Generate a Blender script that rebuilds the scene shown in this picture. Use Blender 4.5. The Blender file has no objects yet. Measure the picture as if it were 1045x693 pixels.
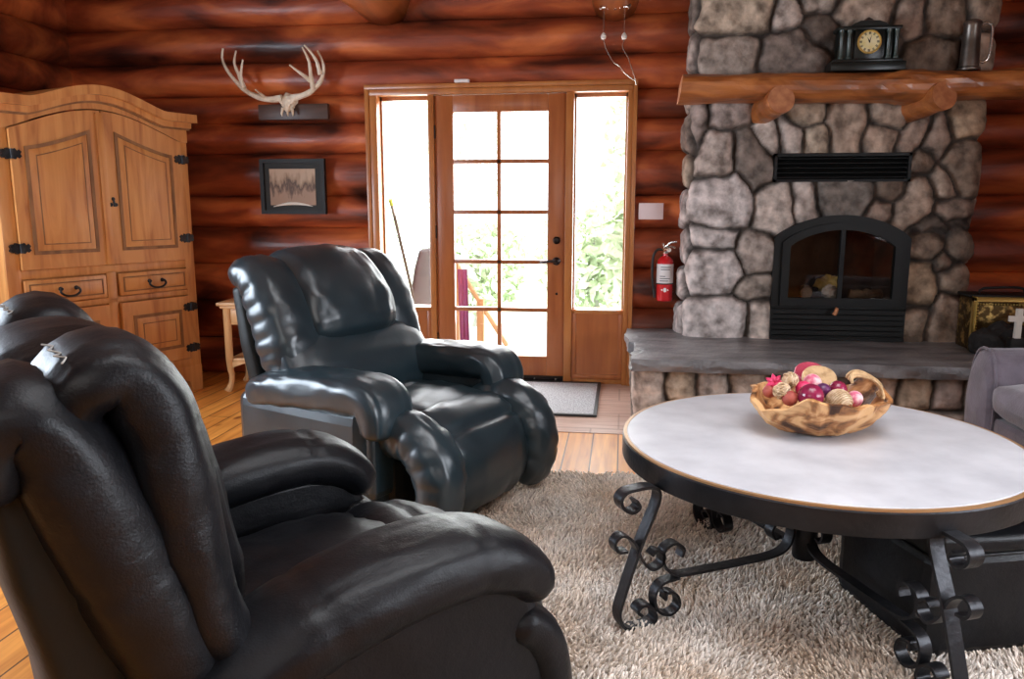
import bpy, bmesh, math, random
import numpy as np
from mathutils import Vector, Matrix, noise
random.seed(7); rng = np.random.default_rng(7)
PI = math.pi; R = math.radians
scn = bpy.context.scene; COL = scn.collection
W = 5.43          # back wall plane (room-side face of the door casing)

# ------------------------------------------------------------------ materials
def mat(name, base=(.5,.5,.5), rough=.5, metal=0., spec=.5, coat=0., c2=None, scale=(4,4,4), c3=None, nscale=1., detail=6,
        ramp=(.35,.65), bump=0., bscale=20., bstretch=(1,1,1), attr=None, rough2=None, dist=0., coords='Object', bump2=None, sheen=0., trans=0., ridge=None):
    m = bpy.data.materials.new(name); m.use_nodes = True
    nt = m.node_tree; N = nt.nodes; L = nt.links
    b = N['Principled BSDF']
    b.inputs['Base Color'].default_value = (*base,1); b.inputs['Roughness'].default_value = rough
    b.inputs['Metallic'].default_value = metal; b.inputs['Specular IOR Level'].default_value = spec
    b.inputs['Coat Weight'].default_value = coat; b.inputs['Coat Roughness'].default_value = .15
    b.inputs['Sheen Weight'].default_value = sheen
    b.inputs['Transmission Weight'].default_value = trans
    tc = N.new('ShaderNodeTexCoord')
    col = None
    def noise_tex(sc, stretch, det=6, d=0.):
        mp = N.new('ShaderNodeMapping'); mp.inputs['Scale'].default_value = stretch
        L.new(tc.outputs[coords], mp.inputs['Vector'])
        n = N.new('ShaderNodeTexNoise'); n.inputs['Scale'].default_value = sc; n.inputs['Detail'].default_value = det
        n.inputs['Distortion'].default_value = d
        L.new(mp.outputs['Vector'], n.inputs['Vector']); return n
    if c2 is not None:
        n = noise_tex(nscale, scale, detail, dist)
        r = N.new('ShaderNodeValToRGB')
        r.color_ramp.elements[0].position = ramp[0]; r.color_ramp.elements[0].color = (*base,1)
        r.color_ramp.elements[1].position = ramp[1]; r.color_ramp.elements[1].color = (*c2,1)
        if c3 is not None:
            e = r.color_ramp.elements.new((ramp[0]+ramp[1])/2); e.color = (*c3,1)
        L.new(n.outputs['Fac'], r.inputs['Fac']); col = r.outputs['Color']
        if rough2 is not None:
            mr = N.new('ShaderNodeMapRange'); mr.inputs['From Min'].default_value=ramp[0]; mr.inputs['From Max'].default_value=ramp[1]
            mr.inputs['To Min'].default_value=rough; mr.inputs['To Max'].default_value=rough2
            L.new(n.outputs['Fac'], mr.inputs['Value']); L.new(mr.outputs['Result'], b.inputs['Roughness'])
    if attr:
        a = N.new('ShaderNodeAttribute'); a.attribute_name = attr
        if col is None: col = a.outputs['Color']
        else:
            mx = N.new('ShaderNodeMix'); mx.data_type='RGBA'; mx.blend_type='MULTIPLY'; mx.inputs['Factor'].default_value=1
            L.new(col, mx.inputs['A']); L.new(a.outputs['Color'], mx.inputs['B']); col = mx.outputs['Result']
    if col is not None: L.new(col, b.inputs['Base Color'])
    if bump:
        n = noise_tex(bscale, bstretch, 5)
        bp = N.new('ShaderNodeBump'); bp.inputs['Strength'].default_value = bump; bp.inputs['Distance'].default_value = .01
        L.new(n.outputs['Fac'], bp.inputs['Height']); last = bp
        if bump2:
            n2 = noise_tex(bump2[1], bump2[2] if len(bump2)>2 else (1,1,1), 4)
            bp2 = N.new('ShaderNodeBump'); bp2.inputs['Strength'].default_value = bump2[0]; bp2.inputs['Distance'].default_value=.02
            L.new(n2.outputs['Fac'], bp2.inputs['Height']); L.new(bp.outputs['Normal'], bp2.inputs['Normal']); last = bp2
        if ridge:
            n3=noise_tex(ridge[1],ridge[2],3,.4); n3.noise_type='RIDGED_MULTIFRACTAL'; n3.inputs['Roughness'].default_value=.45
            bp3=N.new('ShaderNodeBump'); bp3.invert=True; bp3.inputs['Strength'].default_value=ridge[0]; bp3.inputs['Distance'].default_value=.006
            L.new(n3.outputs['Fac'],bp3.inputs['Height']); L.new(last.outputs['Normal'],bp3.inputs['Normal']); last=bp3
        L.new(last.outputs['Normal'], b.inputs['Normal'])
    return m

def emat(name, colr, s):
    m = bpy.data.materials.new(name); m.use_nodes=True
    b = m.node_tree.nodes['Principled BSDF']; b.inputs['Base Color'].default_value=(*colr,1)
    b.inputs['Emission Color'].default_value=(*colr,1); b.inputs['Emission Strength'].default_value=s
    return m

def glass_mat(name, tint=(1,1,1), refl=.06):
    m = bpy.data.materials.new(name); m.use_nodes=True; nt=m.node_tree; N=nt.nodes; L=nt.links
    N.remove(N['Principled BSDF'])
    t=N.new('ShaderNodeBsdfTransparent'); t.inputs['Color'].default_value=(*tint,1)
    g=N.new('ShaderNodeBsdfGlossy'); g.inputs['Roughness'].default_value=.03
    mx=N.new('ShaderNodeMixShader'); mx.inputs['Fac'].default_value=refl
    L.new(t.outputs[0],mx.inputs[1]); L.new(g.outputs[0],mx.inputs[2]); L.new(mx.outputs[0],N['Material Output'].inputs['Surface'])
    return m

def plank_mat(name, ca, cb, width, length, rough, seam=(.12,.05,.015), knots=True, along='Y', mortar=.004):
    m = bpy.data.materials.new(name); m.use_nodes=True; nt=m.node_tree; N=nt.nodes; L=nt.links
    b=N['Principled BSDF']; b.inputs['Roughness'].default_value=rough
    b.inputs['Specular IOR Level'].default_value=.3; b.inputs['Coat Weight'].default_value=.04; b.inputs['Coat Roughness'].default_value=.2
    tc=N.new('ShaderNodeTexCoord'); mp=N.new('ShaderNodeMapping')
    if along=='Y': mp.inputs['Rotation'].default_value=(0,0,PI/2)
    L.new(tc.outputs['Object'],mp.inputs['Vector'])
    br=N.new('ShaderNodeTexBrick'); br.inputs['Scale'].default_value=1
    br.inputs['Brick Width'].default_value=length; br.inputs['Row Height'].default_value=width
    br.inputs['Mortar Size'].default_value=mortar; br.inputs['Mortar Smooth'].default_value=.3
    br.inputs['Color1'].default_value=(*ca,1); br.inputs['Color2'].default_value=(*cb,1); br.inputs['Mortar'].default_value=(*seam,1)
    br.offset=.37
    L.new(mp.outputs['Vector'],br.inputs['Vector'])
    m2=N.new('ShaderNodeMapping'); m2.inputs['Scale'].default_value=(18,1.2,1) if along=='Y' else (1.2,18,1)
    L.new(tc.outputs['Object'],m2.inputs['Vector'])
    n=N.new('ShaderNodeTexNoise'); n.inputs['Scale'].default_value=1.6; n.inputs['Detail'].default_value=8; n.inputs['Distortion'].default_value=.6
    L.new(m2.outputs['Vector'],n.inputs['Vector'])
    rp=N.new('ShaderNodeValToRGB'); rp.color_ramp.elements[0].position=.35; rp.color_ramp.elements[0].color=(.62,.5,.4,1)
    rp.color_ramp.elements[1].position=.62; rp.color_ramp.elements[1].color=(1,1,1,1)
    L.new(n.outputs['Fac'],rp.inputs['Fac'])
    mx=N.new('ShaderNodeMix'); mx.data_type='RGBA'; mx.blend_type='MULTIPLY'; mx.inputs['Factor'].default_value=.8
    L.new(br.outputs['Color'],mx.inputs['A']); L.new(rp.outputs['Color'],mx.inputs['B']); col=mx.outputs['Result']
    if knots:
        v=N.new('ShaderNodeTexVoronoi'); v.inputs['Scale'].default_value=3.2
        m3=N.new('ShaderNodeMapping'); m3.inputs['Scale'].default_value=(1.5,.8,1); L.new(tc.outputs['Object'],m3.inputs['Vector']); L.new(m3.outputs['Vector'],v.inputs['Vector'])
        r2=N.new('ShaderNodeValToRGB'); r2.color_ramp.elements[0].position=.05; r2.color_ramp.elements[0].color=(.25,.1,.03,1)
        r2.color_ramp.elements[1].position=.12; r2.color_ramp.elements[1].color=(1,1,1,1); L.new(v.outputs['Distance'],r2.inputs['Fac'])
        mk_=N.new('ShaderNodeMix'); mk_.data_type='RGBA'; mk_.blend_type='MULTIPLY'; mk_.inputs['Factor'].default_value=.85
        L.new(col,mk_.inputs['A']); L.new(r2.outputs['Color'],mk_.inputs['B']); col=mk_.outputs['Result']
    L.new(col,b.inputs['Base Color'])
    bp=N.new('ShaderNodeBump'); bp.inputs['Strength'].default_value=.25; bp.inputs['Distance'].default_value=.003
    L.new(br.outputs['Fac'],bp.inputs['Height']); bp.invert=True; L.new(bp.outputs['Normal'],b.inputs['Normal'])
    return m

M = {}
M['log'] = mat('log_varnish', (.045,.009,.004), .46, spec=.4, coat=.12, c2=(.64,.185,.045), c3=(.30,.062,.018), scale=(.9,2.2,2.8), nscale=1.5, detail=10, ramp=(.34,.68), dist=.5, bump=.4, bscale=5, bstretch=(1,5,7), bump2=(.25,2.2,(1,2,2)), attr='tint')
M['beam'] = mat('beam_log', (.10,.02,.006), .3, coat=.3, c2=(.46,.14,.035), scale=(5,.7,5), nscale=1.4, detail=8, ramp=(.3,.68), dist=.6, bump=.3, bscale=6, bstretch=(6,1,6))
M['wallback'] = mat('dark_chink', (.012,.005,.003), .9)
M['floor'] = plank_mat('pine_floor', (.80,.36,.075), (.68,.265,.05), .135, 3.1, .42)
M['tile'] = plank_mat('entry_tile', (.62,.45,.38), (.56,.40,.34), .33, .42, .3, seam=(.42,.30,.25), knots=False, along='X', mortar=.006)
M['doorwood'] = mat('fir_door', (.29,.078,.020), .34, coat=.2, c2=(.43,.135,.036), scale=(9,9,.9), nscale=2, detail=7, ramp=(.3,.7), bump=.06, bscale=30, bstretch=(4,4,.3))
M['casing'] = mat('fir_casing', (.36,.115,.026), .35, coat=.2, c2=(.50,.19,.048), scale=(6,6,1.2), nscale=2, detail=7, ramp=(.3,.7))
M['pine'] = mat('knotty_pine', (.34,.115,.028), .42, c2=(.62,.295,.09), c3=(.53,.225,.062), scale=(7,7,.8), nscale=1.7, detail=9, ramp=(.28,.62), dist=1.2, bump=.12, bscale=18, bstretch=(5,5,.5))
M['pinedark'] = mat('pine_groove', (.17,.075,.025), .6, c2=(.30,.14,.05), scale=(6,6,2), nscale=3)
M['pinelight'] = mat('pale_pine', (.56,.30,.12), .4, c2=(.74,.46,.22), scale=(9,9,1), nscale=2, ramp=(.3,.65))
M['iron'] = mat('forged_iron', (.012,.012,.014), .38, metal=.6, c2=(.03,.03,.034), scale=(8,8,8), bump=.15, bscale=60)
M['blackmetal'] = mat('stove_black', (.006,.006,.006), .5, spec=.25, c2=(.011,.012,.011), scale=(3,3,3), bump=.05, bscale=90)
M['darkgap'] = mat('dark_gap', (.004,.004,.004), .9, spec=.1)
M['leatherA'] = mat('black_leather', (.013,.026,.034), .29, spec=.75, c2=(.020,.037,.047), scale=(5,5,5), rough2=.36, bump=.05, bscale=45, ridge=(.32,7,(1,1,1.5)))
M['leatherB'] = mat('soft_black_leather', (.004,.0045,.006), .38, spec=.27, c2=(.007,.0075,.0095), scale=(9,9,9), rough2=.44, bump=.10, bscale=260, bump2=(.2,13,(1,1,1.4)), ridge=(.16,6,(1,1,1.3)))
M['shell'] = mat('back_vinyl', (.008,.010,.010), .5, spec=.25, bump=.1, bscale=60)
M['thread'] = mat('pale_thread', (.5,.48,.45), .6)
M['stone'] = mat('river_stone', (.34,.31,.285), .78, c2=(1.35,1.30,1.25), scale=(1,1,1), nscale=13, detail=12, ramp=(.32,.68), attr='tint', bump=.8, bscale=32, bump2=(.6,9))
M['slate'] = mat('hearth_slate', (.10,.10,.105), .36, c2=(.30,.30,.31), scale=(1.2,3,3), nscale=3.5, detail=10, ramp=(.3,.72), bump=.7, bscale=11, bump2=(.5,30))
M['chop'] = mat('mantel_wood', (.17,.055,.015), .4, coat=.2, c2=(.52,.19,.052), c3=(.34,.105,.026), scale=(1.5,4,4), nscale=2.4, detail=9, ramp=(.3,.68), dist=.9, bump=.35, bscale=8, bstretch=(1,5,5))
M['endgrain'] = mat('log_end', (.38,.13,.05), .55, c2=(.56,.24,.10), scale=(10,3,10), nscale=2)
M['top'] = mat('stone_top', (.42,.42,.45), .45, c2=(.56,.56,.59), scale=(3,3,3), nscale=2.4, detail=9, ramp=(.3,.7), bump=.08, bscale=60)
M['brassrim'] = mat('bronze_edge', (.42,.24,.11), .35, metal=.4)
M['rug'] = mat('shag_pile', (.88,.71,.56), .95, spec=.1, attr='tint', c2=(1.,.95,.90), scale=(2,2,2), nscale=2, ramp=(.3,.7), sheen=.2)
M['rug'].node_tree.nodes['Principled BSDF'].inputs['Roughness'].default_value=.95
M['rugbase'] = mat('rug_backing', (.40,.33,.26), .95)
M['teak'] = mat('teak_root', (.07,.028,.012), .5, c2=(.72,.42,.19), c3=(.42,.18,.06), scale=(2,2,4), nscale=4, detail=9, ramp=(.36,.56), dist=1.2, bump=.6, bscale=22)
M['slateblack'] = mat('black_marble', (.006,.009,.008), .3, spec=.35, c2=(.015,.022,.02), scale=(6,6,6), ramp=(.5,.8))
M['gold'] = mat('gilt', (.65,.46,.13), .35, metal=.7)
M['clockface'] = mat('cream_dial', (.74,.62,.26), .5, c2=(.82,.74,.45), scale=(20,20,20))
M['pewter'] = mat('pewter', (.10,.085,.07), .35, metal=.8, c2=(.2,.17,.15), scale=(9,9,9))
M['silver'] = mat('silver_rim', (.55,.52,.47), .25, metal=.9)
M['bone'] = mat('antler_bone', (.62,.50,.36), .6, c2=(.82,.74,.60), scale=(5,5,5), nscale=3, bump=.3, bscale=40)
M['darkboard'] = mat('dark_walnut_board', (.045,.022,.016), .45, c2=(.09,.045,.03), scale=(1,5,8), nscale=3)
M['frameblack'] = mat('black_frame', (.012,.010,.009), .5, spec=.25)
M['matboard'] = mat('dark_mat', (.03,.03,.028), .6, spec=.2)
M['red'] = mat('extinguisher_red', (.62,.012,.018), .25, coat=.5)
M['white'] = mat('white_label', (.78,.74,.72), .5)
M['paper'] = mat('pinkish_paper', (.78,.62,.60), .6)
M['rubber'] = mat('black_rubber', (.012,.012,.012), .5)
M['chrome'] = mat('chrome', (.6,.6,.6), .2, metal=1)
M['bronze'] = mat('dark_bronze', (.03,.022,.02), .3, metal=.8)
M['brass'] = mat('embossed_brass', (.10,.06,.02), .4, metal=.85, c2=(.62,.42,.14), scale=(9,9,9), nscale=3.2, detail=3, ramp=(.52,.66), bump=.9, bscale=20)
M['mauve'] = mat('mauve_microfibre', (.10,.082,.10), .85, c2=(.15,.125,.155), scale=(4,4,4), nscale=3, sheen=.35, bump=.2, bscale=120)
M['offwhite'] = mat('cream_ceramic', (.74,.70,.62), .4)
M['glass'] = glass_mat('window_glass', (1,1,1), .05)
M['sootglass'] = glass_mat('smoked_glass', (.75,.72,.68), .05)
M['soot'] = mat('sooty_brick', (.035,.024,.018), .9, c2=(.085,.055,.04), scale=(6,6,6), nscale=2, bump=.5, bscale=20)
M['birch'] = mat('split_log', (.42,.30,.20), .8, c2=(.16,.10,.06), scale=(8,8,8), nscale=2)
M['ceil'] = mat('ceiling_boards', (.20,.085,.03), .6, c2=(.30,.13,.05), scale=(8,.8,1), nscale=2)
M['deck'] = mat('deck_boards', (.70,.68,.66), .7, c2=(.8,.78,.75), scale=(12,1,1), nscale=2)
M['grass'] = mat('grass', (.62,.70,.50), .9, c2=(.75,.82,.6), scale=(3,3,3))
M['leaf'] = mat('leaf', (.55,.68,.42), .6, c2=(.86,.92,.74), scale=(1,1,1), nscale=3, ramp=(.3,.6))
M['bark'] = mat('bark', (.42,.40,.38), .9, c2=(.62,.60,.57), scale=(6,6,1), nscale=3, bump=.5, bscale=10)
M['wicker'] = mat('brown_wicker', (.08,.05,.05), .7, c2=(.20,.14,.14), scale=(40,40,40), nscale=3, bump=.6, bscale=80)
M['purple'] = mat('purple_cloth', (.28,.07,.30), .8, c2=(.42,.12,.22), scale=(8,8,1))

# ------------------------------------------------------------------ mesh helpers
def mk(name, V, F, m=None, parent=None, smooth=True, attr=None, loc=None, rz=0):
    me = bpy.data.meshes.new(name)
    V = np.asarray(V, dtype=np.float32)
    if isinstance(F, np.ndarray) and F.ndim == 2:
        k = F.shape[1]; n = len(F)
        me.vertices.add(len(V)); me.vertices.foreach_set('co', V.ravel())
        me.loops.add(n*k); me.loops.foreach_set('vertex_index', F.astype(np.int32).ravel())
        me.polygons.add(n); me.polygons.foreach_set('loop_start', np.arange(0,n*k,k,dtype=np.int32))
        me.update(calc_edges=True); me.validate()
    else:
        me.from_pydata([tuple(map(float,v)) for v in V], [], [tuple(int(i) for i in f) for f in F]); me.update()
    me.polygons.foreach_set('use_smooth', [smooth]*len(me.polygons))
    if attr is not None:
        a = me.color_attributes.new('tint','FLOAT_COLOR','POINT')
        c = np.ones((len(V),4),dtype=np.float32); c[:,:3] = attr; a.data.foreach_set('color', c.ravel())
    return link(name, me, m, parent, loc, rz)
def link(name, me, m=None, parent=None, loc=None, rz=0):
    o = bpy.data.objects.new(name, me); COL.objects.link(o)
    if m: me.materials.append(M[m] if isinstance(m,str) else m)
    if parent: o.parent = parent
    if loc is not None: o.location = loc
    o.rotation_euler.z = rz
    return o
def empty(name, label, cat, loc=(0,0,0), rz=0, group=None):
    o = bpy.data.objects.new(name, None); COL.objects.link(o); o.location = loc; o.rotation_euler.z = rz
    o.empty_display_size=.05
    return tag(o, label, cat, group)
def tag(o, label, cat, group=None):
    o['label']=label; o['category']=cat
    if group: o['group']=group
    return o
def struct(o):
    o['kind']='structure'; return o
class MB:
    """collects shapes into one mesh"""
    def __init__(s): s.V=[]; s.F=[]; s.n=0
    def add(s,V,F):
        V=np.asarray(V,float)
        s.V.append(V); s.F += [tuple(int(i)+s.n for i in f) for f in F]; s.n+=len(V); return s
    def box(s,x0,x1,y0,y1,z0,z1,b=.0):
        bm=bmesh.new(); bmesh.ops.create_cube(bm,size=1)
        for v in bm.verts: v.co=Vector(((x0+x1)/2+v.co.x*(x1-x0),(y0+y1)/2+v.co.y*(y1-y0),(z0+z1)/2+v.co.z*(z1-z0)))
        if b>0: bmesh.ops.bevel(bm,geom=bm.edges[:],offset=min(b,.45*min(abs(x1-x0),abs(y1-y0),abs(z1-z0))),segments=2,affect='EDGES',profile=.5)
        return s.bm(bm)
    def bm(s,bm,mtx=None):
        bm.verts.ensure_lookup_table(); bm.verts.index_update()
        V=[(mtx@v.co if mtx else v.co)[:] for v in bm.verts]; F=[[v.index for v in f.verts] for f in bm.faces]; bm.free()
        return s.add(V,F)
    def tube(s,pts,rad,n=10,cap=True,squash=(1,1)):
        V,F=tube(pts,rad,n,cap); return s.add(V,F)
    def prism(s,poly,y0,y1):
        n=len(poly); V=[(x,y0,z) for x,z in poly]+[(x,y1,z) for x,z in poly]
        F=[list(range(n)),list(range(2*n-1,n-1,-1))]+[[i,i+n,(i+1)%n+n,(i+1)%n] for i in range(n)]
        return s.add(V,F)
    def ring(s,po,pi,y0,y1):
        n=len(po); V=[(x,y0,z) for x,z in po]+[(x,y0,z) for x,z in pi]+[(x,y1,z) for x,z in po]+[(x,y1,z) for x,z in pi]
        F=[]
        for i in range(n):
            j=(i+1)%n
            F+=[[i,j,n+j,n+i],[2*n+i,3*n+i,3*n+j,2*n+j],[i,2*n+i,2*n+j,j],[n+i,n+j,3*n+j,3*n+i]]
        return s.add(V,F)
    def lathe(s,prof,n=24,c=(0,0,0),axis='z',cap=True):
        V=[];F=[]
        for r,z in prof:
            for k in range(n):
                a=2*PI*k/n
                p=(r*math.cos(a),r*math.sin(a),z)
                if axis=='y': p=(p[0],p[2],p[1])
                if axis=='x': p=(p[2],p[0],p[1])
                V.append((p[0]+c[0],p[1]+c[1],p[2]+c[2]))
        m=len(prof)
        for i in range(m-1):
            for k in range(n): F.append([i*n+k,i*n+(k+1)%n,(i+1)*n+(k+1)%n,(i+1)*n+k])
        if cap: F.append(list(range(n))[::-1]); F.append([(m-1)*n+k for k in range(n)])
        return s.add(V,F)
    def build(s,name,m=None,parent=None,smooth=False,loc=None,rz=0,auto=True):
        V=np.concatenate(s.V) if s.V else np.zeros((0,3))
        o=mk(name,V,s.F,m,parent,smooth,None,loc,rz)
        bm=bmesh.new(); bm.from_mesh(o.data); bmesh.ops.recalc_face_normals(bm,faces=bm.faces[:])
        if auto:
            for e in bm.edges:
                if len(e.link_faces)==2 and e.calc_face_angle(0)>R(35): e.smooth=False
            for f in bm.faces: f.smooth=True
        bm.to_mesh(o.data); bm.free(); return o
def catmull(P,n):
    P=np.asarray(P,float); 
    if len(P)<3: return np.array([P[0]+(P[-1]-P[0])*t for t in np.linspace(0,1,n)])
    Q=np.vstack([2*P[0]-P[1],P,2*P[-1]-P[-2]])
    ch=np.concatenate([[0],np.cumsum(np.linalg.norm(np.diff(P[:,:min(3,P.shape[1])],axis=0),axis=1))]); ch/=ch[-1]
    out=[]
    for t in np.linspace(0,1,n):
        i=min(max(int(np.searchsorted(ch,t,side='right'))-1,0),len(P)-2); u=(t-ch[i])/(ch[i+1]-ch[i])
        a,b,c,d=Q[i],Q[i+1],Q[i+2],Q[i+3]
        out.append(.5*((2*b)+(-a+c)*u+(2*a-5*b+4*c-d)*u*u+(-a+3*b-3*c+d)*u**3))
    return np.array(out)
def tube(pts,rad,n=10,cap=True):
    P=[Vector(p) for p in pts]; m=len(P); rads=list(rad) if hasattr(rad,'__len__') else [rad]*m
    V=[];F=[]; up=None
    for i in range(m):
        t=(P[min(i+1,m-1)]-P[max(i-1,0)]).normalized()
        if up is None:
            up=t.orthogonal().normalized()
        up=(up-t*up.dot(t)); up=up.normalized() if up.length>1e-6 else t.orthogonal().normalized()
        sd=t.cross(up)
        for k in range(n):
            a=2*PI*k/n; V.append((P[i]+up*math.cos(a)*rads[i]+sd*math.sin(a)*rads[i])[:])
    for i in range(m-1):
        for k in range(n): F.append([i*n+k,i*n+(k+1)%n,(i+1)*n+(k+1)%n,(i+1)*n+k])
    if cap: F+= [list(range(n))[::-1],[(m-1)*n+k for k in range(n)]]
    return V,F
def nz(v,s=1.,off=0.): return noise.noise(Vector((v[0]*s+off,v[1]*s+off*1.7,v[2]*s-off)))
def rid(v): return 1-abs(noise.noise(Vector(v)))*2

def sweep(path, hw, ht, e=2.6, nu=56, nv=44, yc=0., cap=.5, wr=0., wf=(5,3), seed=0., pleat=None, seams=(), ends=(1,1), dimple=None, vs=()):
    """soft upholstered roll: path in the XZ plane, superellipse section of half-width hw (Y) and half-thickness ht"""
    C=catmull(path,nu); 
    def interp(a):
        if hasattr(a,'__len__'): return np.interp(np.linspace(0,1,nu),np.linspace(0,1,len(a)),a)
        return np.full(nu,float(a))
    HW=interp(hw); HT=interp(ht)
    d=np.concatenate([[0],np.cumsum(np.linalg.norm(np.diff(C,axis=0),axis=1))]); Ltot=d[-1]
    V=[]; F=[]
    for i in range(nu):
        t=C[min(i+1,nu-1)]-C[max(i-1,0)]; t/=np.linalg.norm(t); nrm=np.array([-t[1],t[0]])
        u=i/(nu-1)
        re=ht if not hasattr(ht,'__len__') else np.mean(ht)
        s=1.
        for dist,on in ((d[i],ends[0]),(Ltot-d[i],ends[1])):
            if on:
                rr=re*cap*1.6
                if dist<rr: s*=max(.02,math.sqrt(max(0,1-(1-dist/rr)**2)))
        for k in range(nv):
            a=2*PI*k/nv; ca,sa=math.cos(a),math.sin(a)
            y=math.copysign(abs(ca)**(2/e),ca); n=math.copysign(abs(sa)**(2/e),sa)
            hwk=HW[i]*(.35+.65*s) if s<1 else HW[i]
            htk=HT[i]*s
            add=0.
            if wr:
                add+=wr*(rid((u*wf[0]+seed,y*wf[1]*1.3,n*1.2+seed))-.55)
                add+=wr*.6*noise.noise(Vector((u*wf[0]*2.7+seed,y*wf[1]*2.3,n*2)))
            if pleat:
                amp,fr,u0,u1,fl=pleat
                w=1.
                if u0 is not None: w=min(1,max(0,(u-u0)/(u1-u0)))
                q=abs(math.sin(.5*fr*(y if fl=='y' else u)+1.3*math.sin(u*3+seed+y*1.5)))
                edge=(.35+1.1*abs(y)**2) if fl=='u' else (.5+.9*abs(2*u-1)**1.5)
                add+=2*amp*w*(q**.55-.75)*edge*(1 if n>-.3 else .4)
            for (sy_,sw,sd) in vs: add-=sd*math.exp(-((y-sy_)/sw)**2)
            for (su,sw,sd) in seams: add-=sd*math.exp(-((u-su)/sw)**2)
            if dimple:
                for (du,dy,dr,da) in dimple: add-=da*math.exp(-(((u-du)/dr)**2+((y-dy)/(dr*1.6))**2))*(1 if n>0 else 0)
            nn=htk*n+(add*n*s)
            p=C[i]+nrm*nn
            V.append((p[0], yc+hwk*y*(1+add*.6/max(HW[i],.01)), p[1]))
    for i in range(nu-1):
        for k in range(nv): F.append([i*nv+k,i*nv+(k+1)%nv,(i+1)*nv+(k+1)%nv,(i+1)*nv+k])
    F+=[list(range(nv))[::-1],[(nu-1)*nv+k for k in range(nv)]]
    return np.array(V),F
def soft(name,m,parent,*a,**k):
    V,F=sweep(*a,**k)
    mb=MB().add(V,F); return mb.build(name,m,parent,smooth=True,auto=False)

def softbox(hx,hy,hz,r,n=14,puff=0.):
    bm=bmesh.new(); bmesh.ops.create_cube(bm,size=2); bmesh.ops.subdivide_edges(bm,edges=bm.edges[:],cuts=n,use_grid_fill=True)
    h=Vector((hx,hy,hz))
    for v in bm.verts:
        c=v.co.copy(); q=Vector([c[i]*h[i] for i in range(3)])
        inn=Vector([max(-h[i]+r,min(h[i]-r,q[i])) for i in range(3)])
        dd=q-inn
        if dd.length>1e-9: q=inn+dd.normalized()*r
        if puff:
            for i in range(3):
                if abs(c[i])>.999:
                    j,k=[x for x in range(3) if x!=i]; q[i]+=math.copysign(puff*(1-c[j]**2)*(1-c[k]**2),c[i])
        v.co=q
    return bm

# ------------------------------------------------------------------ room shell
LZ=[-.02,.26,.54,.815,1.085,1.31,1.605,1.815,2.01,2.235,2.48,2.75,3.05]
def log_wall(name, spans, axis='back', pos=W, out=-1):
    """stacked log courses; spans = list of (u0,u1,z0,z1)"""
    Vs=[];Fs=[];T=[];n0=0
    for (u0,u1,za,zb) in spans:
        for i in range(len(LZ)-1):
            a,b=LZ[i],LZ[i+1]
            if b<=za+.02 or a>=zb-.02: continue
            nu=max(3,int((u1-u0)/.07)); nv=15; rg=random.Random(i*31+int(pos*10)); off=i*7.3+pos
            tint=.62+.55*rg.random()
            us=np.linspace(u0,u1,nu)
            for ui,u in enumerate(us):
                for k in range(nv):
                    th=R(-86)+R(172)*k/(nv-1)
                    wob=.010*noise.noise(Vector((u*.8,off,0)))
                    rz=(b-a)/2*1.04; zc=(a+b)/2+wob
                    z=zc+rz*math.sin(th)
                    z=min(max(z,za),zb)
                    dep=min(.12,(b-a)*.46)
                    r=dep*math.cos(th)+.007*noise.noise(Vector((u*2.1,z*7,off)))+.004*noise.noise(Vector((u*6,z*16,off)))
                    q=pos+.085*(-out)+out*r
                    Vs.append((u,q,z) if axis=='back' else (q,u,z))
                    T.append((tint,tint*(.92+.1*rg.random()*0),tint))
            for ui in range(nu-1):
                for k in range(nv-1):
                    f=[n0+ui*nv+k,n0+(ui+1)*nv+k,n0+(ui+1)*nv+k+1,n0+ui*nv+k+1]
                    Fs.append(f)
            n0+=nu*nv
    o=mk(name,Vs,np.array(Fs),'log',None,True,np.array(T)); return struct(o)
XL,XR,YB,ZC=-4.0,3.3,-2.6,3.05
OX0,OX1,OZ=-1.752,.046,2.02
wall=log_wall('wall_back',[(XL-.07,OX0,0,3.05),(OX1,XR+.07,0,3.05),(OX0,OX1,OZ-.01,3.05)],'back',W,-1)
def slab(name,x0,x1,y0,y1,z0,z1,m):
    return struct(MB().box(x0,x1,y0,y1,z0,z1).build(name,m))
# solid backing behind the logs
b=MB(); b.box(XL-.2,OX0-.005,W+.075,W+.16,-.05,ZC); b.box(OX1+.005,XR+.2,W+.075,W+.16,-.05,ZC); b.box(OX0-.005,OX1+.005,W+.075,W+.16,OZ+.005,ZC)
struct(b.build('wall_back_core','wallback'))
# left wall with one window opening (outside the frame), right wall likewise
LWIN=(1.2,3.1,.75,2.1); RWIN=(-.4,2.0,.8,2.2)
log_wall('wall_left',[(YB,LWIN[0],0,3.05),(LWIN[1],W+.07,0,3.05),(LWIN[0],LWIN[1],0,LWIN[2]),(LWIN[0],LWIN[1],LWIN[3],3.05)],'side',XL,1)
log_wall('wall_right',[(YB,RWIN[0],0,3.05),(RWIN[1],W+.07,0,3.05),(RWIN[0],RWIN[1],0,RWIN[2]),(RWIN[0],RWIN[1],RWIN[3],3.05)],'side',XR,-1)
for nm,x0,x1,wn in (('wall_left_core',XL-.16,XL-.075,LWIN),('wall_right_core',XR+.075,XR+.16,RWIN)):
    b=MB(); b.box(x0,x1,YB-.1,wn[0],-.05,ZC); b.box(x0,x1,wn[1],W+.16,-.05,ZC); b.box(x0,x1,wn[0],wn[1],-.05,wn[2]); b.box(x0,x1,wn[0],wn[1],wn[3],ZC)
    struct(b.build(nm,'wallback'))
slab('wall_front',XL-.1,XR+.1,YB-.12,YB,-.05,ZC,'ceil')
slab('ceiling',XL-.2,XR+.2,YB-.12,W+.16,ZC,ZC+.1,'ceil')
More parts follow.
